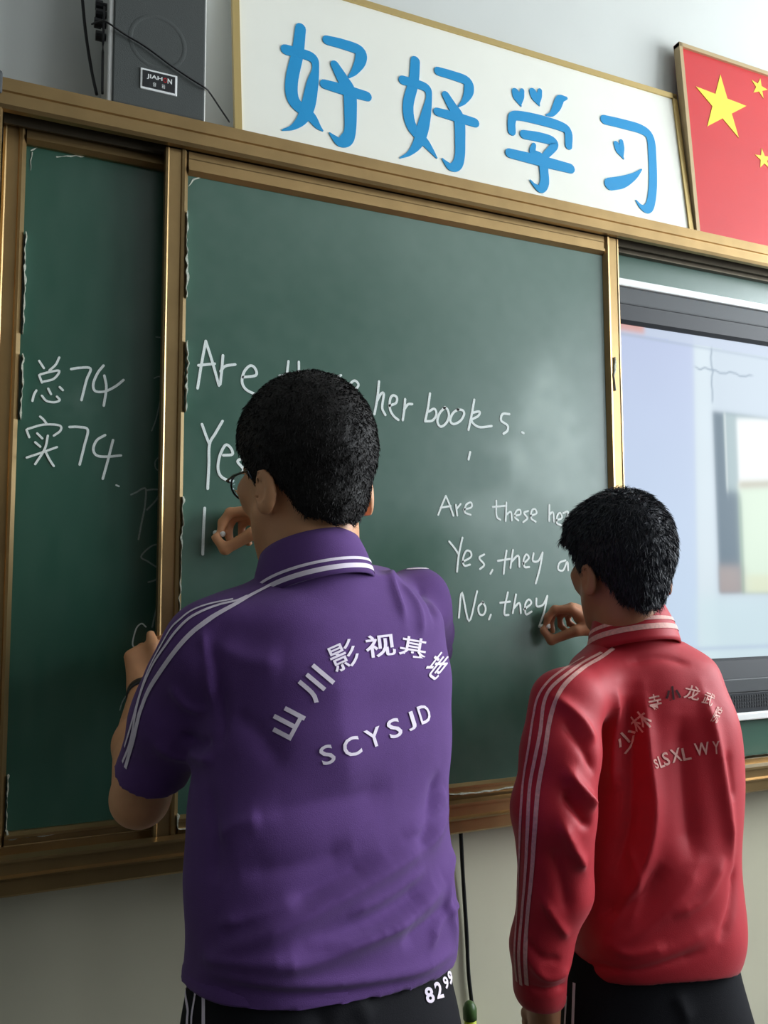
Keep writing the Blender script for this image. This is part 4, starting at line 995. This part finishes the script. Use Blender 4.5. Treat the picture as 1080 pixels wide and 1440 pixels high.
P_, tips_, T_ = hand(body, LW_, W(203, 900, -.150) - LW_, (-.30, -.9, .15), 1, .92, curl=[(40, 62, 40), (48, 70, 45), (56, 75, 45), (62, 75, 45)],
     thumb=[(.016, .016, .002), (.045, .024, .010), (.076, .018, .012), (.104, .012, .006)])
body.chain([RS, RS * .5 + RE * .5, RE], [.043, .039, .035], .015)
# writing hand: solved so that the thumb and forefinger meet on the chalk
cur = [(38, 48, 28), (52, 58, 34), (64, 70, 44), (70, 75, 48)]
def probe(u, n, side, s, curl):
    tmp = Field((0, 0, 0), (.02, .02, .02), .01); P, tp, T = hand(tmp, (0, 0, 0), u, n, side, s, curl=curl); return tp[0][-1], P
g, Pq = probe(h1u, h1n, -1, .92, cur)
chd1 = _n((.35, -.75, -.12)); grip1 = tip1 + chd1 * .018
WR1 = grip1 - g - np.array((0, 0, -.003))
u_, n_ = _n(h1u), np.array(h1n); n_ = _n(n_ - u_ * (n_ @ u_)); w_ = np.cross(u_, n_) * -1
tt = [(g @ u_ / .92 - .012, g @ w_ / .92 + .004, g @ n_ / .92 - .013)]
th1 = [(.018, .022, -.010), (.040, .034, -.030), ((.040 + tt[0][0]) / 2 + .006, .034, tt[0][2] - .008), (tt[0][0] + .010, tt[0][1] + .004, tt[0][2])]
hand(body, WR1, h1u, h1n, -1, .92, curl=cur, thumb=th1)
body.chain([RE, RE * .5 + WR1 * .5, WR1], [.036, .034, .0225], .012)
R2 = rotz(TH1)
ft1 = [np.array((hip1[0], -.60, .10)) + R2 @ np.array((-.10, .0, 0)), np.array((hip1[0], -.60, .10)) + R2 @ np.array((.10, .02, 0))]
for q, ft in zip((-1, 1), ft1):
    hp = np.array((hip1[0], hip1[1], zh - .10)) + R2 @ np.array((q * .075, 0, 0)); kn = (hp + ft) / 2 + np.array((0, .015, 0)); body.chain([hp, kn, ft, ft - np.array((0, 0, .055))], [.072, .052, .036, .036], .03)
body.d = np.maximum(body.d, (body.lo[1] + body.h * np.arange(body.n[1])[None, :, None] + .1055).astype(np.float32))
V, F = body.mesh(); V = smooth_mesh(V, F, 2, .45); print('body1', len(V)); del body
put_mesh('body', V, F, MT['skin1'], p1); B1 = Surf(V, F)
def eyes(L, s, par, ymove=0):
    for q in (-1, 1):
        for (nm, c, r, m) in (('eye', (.031, .0745, -.002), .0125, MT['eye']), ('iris', (.031, .0800, -.0025), .0078, MT['iris'])):
            bm = bmesh.new(); bmesh.ops.create_uvsphere(bm, u_segments=16, v_segments=10, radius=r * s)
            for v in bm.verts: v.co += Vector(L(c[0] * q, c[1], c[2]))
            o = finish(nm, bm, m, par if nm == 'eye' else e_, smooth=True)
            if nm == 'eye': e_ = o
eyes(L1, HS1, p1)
zl = ([-.14, -.088, -.070, -.056, -.046, -.030, -.012, .006, .030, .060, .075, .12], [-.076, -.074, -.062, -.044, -.026, -.004, -.012, -.012, .030, .044, .052, .060])
hair_piece(L1, RH1, O1, HS1, zl, p1, MT['hair1'], .010, .016, count=20000, ln=.005, seed=3)
# glasses: temples hooked over the ears, two rims, bridge
gl = None
bm = bmesh.new()
for q in (-1, 1):
    tube_bm(bm, [tuple(L1(.083 * q, -.012, -.010)), tuple(L1(.082 * q, .0, .003)), tuple(L1(.076 * q, .055, .004)), tuple(L1(.066 * q, .096, .003))], .0016, 6)
    ring = [tuple(L1((.034 + .027 * math.cos(t)) * q, .104 - .010 * abs(math.cos(t)) * (1 if math.cos(t) > 0 else .2), -.003 + .020 * math.sin(t))) for t in np.linspace(0, 2 * math.pi, 21)]
    tube_bm(bm, ring, .0013, 6, caps=False)
tube_bm(bm, [tuple(L1(-.008, .107, .0)), tuple(L1(0, .110, .003)), tuple(L1(.008, .107, .0))], .0013, 6)
tube_bm(bm, [tuple(L1(-.066, .096, .003)), tuple(L1(-.060, .101, .002))], .0016, 6); tube_bm(bm, [tuple(L1(.066, .096, .003)), tuple(L1(.060, .101, .002))], .0016, 6)
gl = finish('glasses', bm, MT['metal'], p1, smooth=True)
for q in (-1, 1):
    bm = bmesh.new(); ft_, bk_ = [], []
    for t in np.linspace(0, 2 * math.pi, 25)[:-1]:
        for lst, e in ((ft_, .001), (bk_, -.0008)): lst.append(bm.verts.new(tuple(L1((.034 + .0262 * math.cos(t)) * q, .104 + e - .010 * abs(math.cos(t)) * (1 if math.cos(t) > 0 else .2), -.003 + .0192 * math.sin(t)))))
    bm.faces.new(ft_); bm.faces.new(bk_[::-1])
    for i in range(24): bm.faces.new((ft_[i], bk_[i], bk_[(i + 1) % 24], ft_[(i + 1) % 24]))
    bmesh.ops.recalc_face_normals(bm, faces=bm.faces); finish('lens', bm, MT['glass'], gl)
# watch on the left wrist
wd = _n(LW_ - LE); wa = np.cross(wd, (0, 0, 1)); wa = _n(np.cross(wd, (1, 0, 0))); wb_ = np.cross(wd, wa); bm = bmesh.new()
cW = LW_ - wd * .012; nn = 28; rings = []
for (off, r) in ((-.009, .0255), (-.008, .0275), (.008, .0272), (.009, .0252)):
    rings.append([bm.verts.new(tuple(cW + wd * off + (wa * math.cos(t) + wb_ * math.sin(t)) * r)) for t in np.linspace(0, 2 * math.pi, nn + 1)[:-1]])
for i in range(3):
    for k in range(nn): bm.faces.new((rings[i][k], rings[i][(k + 1) % nn], rings[i + 1][(k + 1) % nn], rings[i + 1][k]))
bmesh.ops.recalc_face_normals(bm, faces=bm.faces)
wt = finish('wristwatch', bm, MT['black'], p1, smooth=True); wt['label'] = 'black wristwatch strap'

# ---- shirt
sh = Field((.02, -.80, .68), (.86, -.26, 1.42), .0038)
fn, S1 = loft_fn(sec1, TH1)
sh.op(lambda X, Y, Z: np.maximum(fn(X, Y, Z), Z - S1[-1][0]), (.05, -.78, .69), (.84, -.3, S1[-1][0]), 0)
sh.cap(NK1 + np.array((0, 0, -.04)), NK1 + np.array((-.004, .004, .008)), .062, .055, .03)
sh.cap(NK1 + np.array((0, 0, -.035)), LS + np.array((.02, 0, .0)), .056, .048, .035); sh.cap(NK1 + np.array((0, 0, -.035)), RS + np.array((-.015, 0, -.008)), .056, .050, .035)
SLE = LE * .86 + LS * .14
sh.chain([LS, LS * .5 + SLE * .5, SLE], [.052, .050, .048], .02)
RME = RS * .25 + RE * .75
sh.chain([RS, RS * .5 + RE * .5, RME], [.055, .055, .056], .02)
def cut_plane(f, p0, nrm, reach=.12):
    nrm = _n(nrm); p0 = np.array(p0)
    def fn(X, Y, Z):
        a = (X - p0[0]) * nrm[0] + (Y - p0[1]) * nrm[1] + (Z - p0[2]) * nrm[2]
        r = np.sqrt((X - p0[0]) ** 2 + (Y - p0[1]) ** 2 + (Z - p0[2]) ** 2) - reach
        return np.maximum(-a, r)
    f.op(fn, p0 - reach, p0 + reach, 0, 's')
dL = _n(SLE - LS); cL = LS + (SLE - LS) * .93
cut_plane(sh, cL, dL * 1.0 + np.array((.38, .1, 0)) * .5, .085)
sh.cap(cL - dL * .02, cL + dL * .06, .039, .041, .0, 's')
dR = _n(RE - RS); cut_plane(sh, RS + (RE - RS) * .70, dR, .10)
sh.cap(RS + (RE - RS) * .5, RS + (RE - RS) * .9, .048, .052, .0, 's')
# hem: slanting cut, hollow underneath
ha, hb, hc = W(255, 1383, -.60), W(648, 1336, -.60), W(450, 1409, -.70)
nh = _n(np.cross(hb - ha, hc - ha)); nh = nh if nh[2] > 0 else -nh
gx = sh.lo[0] + sh.h * np.arange(sh.n[0])[:, None, None]; gy = sh.lo[1] + sh.h * np.arange(sh.n[1])[None, :, None]; gz = sh.lo[2] + sh.h * np.arange(sh.n[2])[None, None, :]
pl = ((gx - ha[0]) * nh[0] + (gy - ha[1]) * nh[1] + (gz - ha[2]) * nh[2])
sh.d = np.maximum(sh.d, (-pl + .0 * gx).astype(np.float32))
hol = np.maximum(sh.d * 0 + fn(gx, gy, gz) + .007, pl - .02); sh.d = np.maximum(sh.d, -hol.astype(np.float32))
V, F = sh.mesh(); V = smooth_mesh(V, F, 3)
folds1 = [([(290, 1345), (400, 1300), (520, 1235), (600, 1180), (636, 1120)], .010, .014), ([(330, 1372), (460, 1340), (560, 1295), (640, 1232)], .011, .014), ([(275, 1368), (420, 1385), (560, 1372), (640, 1335)], .006, .008),
          ([(300, 1320), (420, 1265), (540, 1200)], -.007, .012), ([(400, 1345), (520, 1300), (610, 1240)], -.008, .012), ([(300, 1385), (450, 1398), (600, 1372)], -.004, .007),
          ([(560, 1330), (600, 1300), (640, 1270)], -.006, .010), ([(330, 1230), (430, 1215), (500, 1190)], -.005, .014), ([(620, 1080), (600, 1150), (575, 1210)], -.006, .012), ([(640, 1180), (628, 1260), (640, 1330)], .004, .008),
          ([(290, 890), (303, 950), (312, 1020), (306, 1060)], -.004, .008), ([(283, 880), (292, 930), (300, 1000)], .004, .006), ([(315, 1000), (360, 1030), (400, 1080)], -.004, .015),
          ([(550, 800), (562, 840), (572, 880)], .005, .007), ([(585, 815), (610, 850), (612, 880)], -.005, .008), ([(565, 812), (590, 850), (596, 900)], .004, .008),
          ([(300, 900), (340, 925), (400, 935)], .004, .014), ([(262, 1055), (285, 1068), (300, 1060)], .006, .007), ([(250, 1030), (280, 1045), (300, 1040)], -.005, .007),
          ([(420, 1330), (500, 1318), (580, 1290)], .006, .007), ([(300, 1300), (360, 1290), (430, 1262)], .006, .008), ([(280, 1350), (340, 1352), (420, 1345)], .005, .007), ([(560, 1180), (600, 1150), (632, 1105)], .005, .008),
          ([(480, 1290), (540, 1262), (600, 1220)], .004, .006), ([(640, 1270), (615, 1300), (600, 1340)], .005, .006), ([(300, 1180), (330, 1160), (370, 1150)], .004, .009), ([(240, 960), (262, 990), (290, 1000)], .004, .008), ([(215, 1040), (240, 1062), (270, 1070)], .004, .008),
          ([(290, 1100), (300, 1180), (296, 1250)], -.004, .014), ([(470, 930), (480, 1030), (500, 1130)], .003, .03), ([(350, 1150), (440, 1130), (560, 1110)], -.004, .016)]
folds1 = [(p, a * 1.4, w * 1.0) for (p, a, w) in folds1]
V = fold_displace(V, F, folds1, .0022, 11, (7, 7, 11)); 
s1 = put_mesh('shirt', V, F, MT['purple'], p1); SS1 = Surf(V, F); print('shirt1', len(V))
strips('shoulder_stripe', SS1, [(.0062, [(398, 814), (375, 826), (352, 838), (333, 849), (299, 868), (270, 890), (248, 914), (227, 943), (210, 970), (198, 1000), (194, 1015), (188, 1040), (182, 1062), (177, 1080)])], MT['print'], s1)
strips('shoulder_stripe', SS1, [(.0042, [(349, 838), (333, 845), (308, 851), (284, 860), (265, 871), (248, 888), (234, 907), (219, 929), (207, 953), (198, 977), (192, 1000), (184, 1043), (173, 1072)])], MT['print'], s1)
strips('shoulder_stripe', SS1, [(.0036, [(328, 843), (294, 850), (270, 859), (253, 872), (241, 884), (227, 908), (214, 932), (203, 958), (195, 984), (185, 1020), (176, 1050)])], MT['print'], s1)
strips('shoulder_stripe', SS1, [(.0060, [(572, 801), (588, 800), (603, 800)])], MT['print'], s1)
strips('shoulder_stripe', SS1, [(.0045, [(562, 794), (576, 792), (590, 791)])], MT['print'], s1)
for ch, q in (('山', box_quad(403, 1016, 40, 40, -62)), ('川', box_quad(443, 962, 42, 40, -50)), ('影', box_quad(483, 922, 40, 38, -24)), ('视', box_quad(534, 908, 42, 32, -7)), ('基', box_quad(580, 912, 38, 32, 10)), ('地', box_quad(614, 936, 22, 38, 38))):
    print_glyph('printed_character', SS1, ch, q, MT['print'], s1, {'影': .008, '基': .010, '视': .016, '地': .014}.get(ch, .03))
for ch, x, y, w, h, a in (('S', 460, 1061, 20, 27, -20), ('C', 494, 1050, 25, 27, -20), ('Y', 525, 1037, 24, 26, -20), ('S', 554, 1024, 19, 27, -20), ('J', 577, 1014, 12, 26, -20), ('D', 596, 1004, 16, 26, -20)):
    print_glyph('printed_letter', SS1, ch, box_quad(x, y, w, h, a, -.05), MT['print'], s1, .012)
# polo collar
TC = roty(math.radians(-4)) @ rotx(math.radians(-6))
collar_ring('collar', NK1 + np.array((-.010, .000, .046)), TC, (.063, .064), (.079, .083), .060, .058, MT['purple'], s1, TH1, stripes=((.66, .72), (.80, .90)), stripe_m=MT['print'])
# trousers
t1, TS1 = trousers('trousers', (hip1[0], hip1[1]), sec1[-1][3] - .009, .113, zh + .055, TH1, ft1, MT['trouser'], p1, folds=[([(500, 1405), (520, 1440)], .005, .012), ([(440, 1415), (460, 1450)], -.005, .012)], legr=.092)
strips('trouser_stripe', TS1, [(.0062, [(262, 1380), (262, 1400), (265, 1420), (264, 1440), (263, 1500)])], MT['print'], t1)
strips('trouser_stripe', TS1, [(.0040, [(276, 1386), (275, 1400), (271, 1425), (270, 1440), (268, 1500)])], MT['print'], t1)
strips('trouser_stripe', TS1, [(.0062, [(286, 1386), (287, 1410), (287, 1440), (287, 1500)])], MT['print'], t1)
for ch, x, y, w, h, a in (('8', 603, 1399, 12, 23, -14), ('2', 616, 1392, 10, 24, -14), ('9', 626, 1382, 7, 18, -14), ('9', 632, 1375, 6, 20, -10)):
    print_glyph('printed_digit', TS1, ch, box_quad(x, y, w, h, a), MT['print'], t1, .03)
for q, ft in zip((-1, 1), ft1): shoe((ft[0], ft[1], 0), TH1, p1, MT['shoe'])
chalk_stick(tip1, chd1, 'white chalk stub held to the board by the person in purple', .026)

# ================================================================== SECOND PERSON: red track jacket
TH2 = math.radians(-16)
O2h = W(872, 795, -.455); RH2 = rotz(math.radians(-10)) @ rotx(math.radians(-4)); HS2 = .93
p2 = empty('person', (W(915, 1300, -.47)[0], -.47, 0), 'person with short dark hair in a red track jacket, writing near the wall display', 'person')
NK2 = W(884, 905, -.455)
LS2, LE2, LW2 = W(795, 985, -.50), W(778, 1180, -.52), W(768, 1400, -.47)
RS2, RE2 = W(972, 965, -.37), np.array((1.27, -.24, .99))
tip2 = W(759, 881, -.1005)
h2u = _n((-.60, .50, .62)); h2n = (.35, -.45, .75)
body = Field((.66, -.70, .02), (1.50, -.085, 1.50), .0034)
L2 = head(body, O2h, RH2, HS2, NK2, (.052, .049, .047), -.026, .080)
sec2 = [section(900, 845, 960, -.46, .058, TH2, 2.0), section(930, 805, 1000, -.46, .085, TH2), section(970, 796, 1016, -.46, .102, TH2), section(1020, 798, 1036, -.46, .112, TH2), section(1090, 800, 1043, -.465, .112, TH2),
        section(1200, 800, 1039, -.47, .112, TH2), section(1290, 794, 1047, -.47, .122, TH2), section(1330, 796, 1043, -.47, .120, TH2), section(1360, 806, 1030, -.47, .110, TH2), section(1385, 815, 1015, -.47, .104, TH2)]
inner = [(z, cx_, cy_, a - .026, b - .024, p) for (z, cx_, cy_, a, b, p) in sec2]
hip2 = np.array((sec2[-1][1], sec2[-1][2])); zh2 = sec2[-1][0]
inner += [(zh2 - .10, hip2[0], hip2[1], .125, .085, 2.2)]
fn, SI = loft_fn(inner, TH2)
body.op(lambda X, Y, Z: np.maximum(fn(X, Y, Z), np.maximum(Z - SI[-1][0], SI[0][0] - Z)), (.7, -.65, SI[0][0]), (1.4, -.27, SI[-1][0]), .02)
body.cap(NK2 - np.array((0, 0, .02)), LS2 + np.array((.02, 0, -.01)), .040, .036, .03); body.cap(NK2 - np.array((0, 0, .02)), RS2 + np.array((-.02, 0, -.01)), .040, .036, .03)
body.chain([LS2, LE2, LW2], [.038, .032, .021], .015)
HW2 = LW2 + np.array((.0, .012, -.03))
hand(body, LW2 + np.array((0, .004, -.012)), (0.02, .10, -1), (-.9, -.3, 0), 1, .86, curl=[(18, 26, 16), (22, 28, 18), (26, 30, 20), (30, 32, 20)])
g, _q = probe(h2u, h2n, -1, .90, cur)
chd2 = _n((.30, -.80, .05)); grip2 = tip2 + chd2 * .016
WR2 = grip2 - g - np.array((0, 0, -.003))
u_, n_ = _n(h2u), np.array(h2n); n_ = _n(n_ - u_ * (n_ @ u_)); w_ = np.cross(u_, n_) * -1
tt = (g @ u_ / .90, g @ w_ / .90, g @ n_ / .90)
th2 = [(.018, .022, -.010), (.040, .034, -.030), ((.040 + tt[0]) / 2, .034, tt[2] - .020), (tt[0] - .002, tt[1] + .006, tt[2] - .013)]
hand(body, WR2, h2u, h2n, -1, .90, curl=cur, thumb=th2)
body.chain([RS2, RS2 * .5 + RE2 * .5, RE2], [.038, .036, .032], .015); body.chain([RE2, RE2 * .5 + WR2 * .5, WR2], [.033, .031, .021], .012)
R3 = rotz(TH2)
ft2 = [np.array((hip2[0], -.47, .09)) + R3 @ np.array((-.085, 0, 0)), np.array((hip2[0], -.47, .09)) + R3 @ np.array((.085, .02, 0))]
for q, ft in zip((-1, 1), ft2):
    hp = np.array((hip2[0], hip2[1], zh2 - .08)) + R3 @ np.array((q * .065, 0, 0)); kn = (hp + ft) / 2 + np.array((0, .015, 0)); body.chain([hp, kn, ft, ft - np.array((0, 0, .05))], [.064, .048, .034, .034], .03)
body.d = np.maximum(body.d, (body.lo[1] + body.h * np.arange(body.n[1])[None, :, None] + .1055).astype(np.float32))
V, F = body.mesh(); V = smooth_mesh(V, F, 2, .45); print('body2', len(V)); del body
put_mesh('body', V, F, MT['skin2'], p2)
eyes(L2, HS2, p2)
zl2 = ([-.14, -.086, -.068, -.052, -.042, -.026, -.008, .008, .028, .050, .075, .12], [-.092, -.088, -.070, -.042, -.024, -.004, -.012, -.012, .010, .040, .050, .055])
def fringe(f):
    f.cap(L2(-.056, .052, .072), L2(-.074, .062, .050), .020, .010, .015); f.cap(L2(-.02, .06, .085), L2(.05, .06, .085), .03, .028, .03)
hair_piece(L2, RH2, O2h, HS2, zl2, p2, MT['hair2'], .011, .018, fringe, count=20000, ln=.010, seed=5, width=.0007)

# ---- jacket
jk = Field((.62, -.72, .52), (1.54, -.20, 1.32), .0040)
fn2, S2 = loft_fn(sec2, TH2)
jk.op(lambda X, Y, Z: np.maximum(fn2(X, Y, Z), np.maximum(Z - S2[-1][0], S2[0][0] - Z)), (.66, -.68, S2[0][0]), (1.5, -.22, S2[-1][0]), 0)
gx = jk.lo[0] + jk.h * np.arange(jk.n[0])[:, None, None]; gy = jk.lo[1] + jk.h * np.arange(jk.n[1])[None, :, None]; gz = jk.lo[2] + jk.h * np.arange(jk.n[2])[None, None, :]
ha, hb, hc = W(800, 1381, -.47), W(1032, 1345, -.42), W(930, 1388, -.58); nh = _n(np.cross(hb - ha, hc - ha)); nh = nh if nh[2] > 0 else -nh
pl = (gx - ha[0]) * nh[0] + (gy - ha[1]) * nh[1] + (gz - ha[2]) * nh[2]
jk.d = np.maximum(jk.d, -pl).astype(np.float32)
hol = np.maximum(fn2(gx, gy, gz) + .008, pl - .03); jk.d = np.maximum(jk.d, -hol.astype(np.float32))
jk.cap(NK2 + np.array((0, 0, -.04)), NK2 + np.array((0, .004, .024)), .062, .055, .03)
jk.cap(NK2 + np.array((0, 0, -.030)), LS2 + np.array((.020, 0, 0)), .050, .050, .03); jk.cap(NK2 + np.array((0, 0, -.03)), RS2 + np.array((-.02, 0, -.004)), .050, .048, .03)
jk.chain([LS2 + np.array((0, 0, -.002)), W(789, 1060, -.52), W(780, 1140, -.525), W(781, 1250, -.515), W(762, 1330, -.50), W(758, 1385, -.485)], [.056, .058, .061, .052, .044, .038], .014)
cuffc = W(764, 1408, -.478)
jk.chain([W(760, 1372, -.488), cuffc], [.032, .031], .008); 
cut_plane(jk, cuffc, (0, 0, -1), .06); 
jk.chain([RS2, RS2 * .5 + RE2 * .5, RE2, RE2 * .4 + WR2 * .6, RE2 * .16 + WR2 * .84], [.050, .052, .050, .042, .036], .014)
cut_plane(jk, RE2 * .16 + WR2 * .84, WR2 - RE2, .06)
V, F = jk.mesh(); V = smooth_mesh(V, F, 3)
folds2 = [([(905, 960), (912, 1050), (920, 1140), (905, 1220), (880, 1270), (850, 1320)], .012, .012), ([(985, 960), (1005, 1040), (1018, 1120), (1030, 1220)], .009, .012), ([(870, 960), (866, 1040), (862, 1120)], .009, .012),
          ([(885, 970), (888, 1060), (885, 1160), (860, 1240)], -.008, .012), ([(960, 1000), (965, 1100), (975, 1220)], -.010, .022), ([(1020, 1050), (1030, 1130)], -.004, .008),
          ([(775, 975), (815, 1010), (838, 1050)], .009, .010), ([(790, 1010), (820, 1050), (838, 1090)], -.007, .009),
          ([(795, 1075), (812, 1105), (836, 1138)], .013, .010), ([(790, 1110), (812, 1140), (830, 1165)], -.012, .009), ([(787, 1150), (805, 1190), (822, 1225)], .011, .009), ([(775, 1190), (790, 1240), (800, 1290)], -.006, .012),
          ([(745, 1350), (770, 1372), (800, 1362)], .006, .008), ([(740, 1385), (765, 1392), (795, 1385)], -.005, .006), ([(830, 1340), (900, 1310), (960, 1250), (990, 1190)], .006, .018), ([(850, 1370), (930, 1345), (1010, 1300)], .005, .014),
          ([(860, 1330), (890, 1340), (940, 1330)], .005, .007), ([(760, 1260), (780, 1290), (800, 1320)], .005, .007), ([(740, 1320), (760, 1345), (790, 1350)], -.004, .006), ([(940, 1290), (990, 1260), (1020, 1200)], .005, .010), ([(880, 1180), (900, 1250), (880, 1310)], .004, .008),
          ([(840, 1290), (900, 1260), (935, 1210)], -.007, .014), ([(1010, 1330), (1030, 1270), (1035, 1210)], -.006, .010), ([(880, 930), (930, 925), (975, 935)], -.004, .008), ([(820, 1355), (900, 1362), (1000, 1335)], -.005, .007)]
folds2 = [(p, a * 1.25, w * .95) for (p, a, w) in folds2]
V = fold_displace(V, F, folds2, .0020, 21, (13, 13, 6))
j2 = put_mesh('jacket', V, F, MT['redj'], p2); SJ = Surf(V, F); print('jacket', len(V))
strips('sleeve_stripe', SJ, [(.0068, [(863, 912), (845, 925), (820, 940), (795, 962), (782, 985), (773, 1015), (766, 1060), (757, 1110), (752, 1170), (748, 1230), (742, 1290), (739, 1340), (741, 1385)])], MT['print2'], j2)
strips('sleeve_stripe', SJ, [(.0060, [(846, 918), (820, 932), (795, 950), (775, 968), (765, 990), (760, 1030), (752, 1070), (745, 1110), (742, 1170), (739, 1230), (734, 1290), (730, 1340), (733, 1385)])], MT['print2'], j2)
strips('sleeve_stripe', SJ, [(.0050, [(822, 924), (795, 940), (772, 958), (757, 980), (750, 1010), (744, 1050), (736, 1100), (732, 1160), (730, 1230), (727, 1290), (724, 1340), (727, 1380)])], MT['print2'], j2)
for ch, q in (('少', box_quad(882, 1040, 34, 27, -42)), ('林', box_quad(901, 1015, 26, 28, -38)), ('寺', box_quad(921, 988, 18, 24, -12)), ('龙', box_quad(973, 974, 22, 20, 12)), ('武', box_quad(996, 983, 15, 18, 22)), ('院', box_quad(1008, 1005, 9, 24, 24))):
    print_glyph('printed_character', SJ, ch, q, MT['print2'], j2, .012)
o = print_glyph('printed_character', SJ, '小', box_quad(946, 976, 22, 22, -6), MT['print_dark'], j2, .03); o['label'] = 'dark smudged character'
for ch, x, y, w, h, a in (('S', 922, 1074, 5, 14, -20), ('L', 929, 1071, 7, 17, -18), ('S', 936, 1067, 9, 19, -16), ('X', 950, 1062, 15, 19, -14), ('L', 965, 1060, 12, 18, -12), ('W', 987, 1053, 21, 18, -8), ('Y', 1007, 1051, 10, 18, -4)):
    print_glyph('printed_letter', SJ, ch, box_quad(x, y, w, h, a), MT['print2'], j2, .016)
# cuff and waistband ribs
TC2 = roty(math.radians(-4)) @ rotx(math.radians(-5))
collar_ring('collar', NK2 + np.array((.002, .002, .064)), TC2, (.060, .062), (.077, .082), .050, .060, MT['redj'], j2, TH2, stripes=((.36, .46), (.56, .70)), stripe_m=MT['print2'])
t2, TS2 = trousers('trousers', (hip2[0], hip2[1]), .150, .102, zh2 + .07, TH2, ft2, MT['trouser'], p2, folds=[([(950, 1395), (970, 1440)], .006, .012)], legr=.082, cuff=.065)
strips('trouser_stripe', TS2, [(.006, [(808, 1382), (807, 1410), (806, 1440), (804, 1500)])], MT['print'], t2)
strips('trouser_stripe', TS2, [(.005, [(797, 1400), (796, 1420), (795, 1440), (793, 1500)])], MT['print'], t2)
for q, ft in zip((-1, 1), ft2): shoe((ft[0], ft[1], 0), TH2, p2, MT['shoe'], .95)
chalk_stick(tip2, chd2, 'white chalk stub held to the board by the person in red', .024)
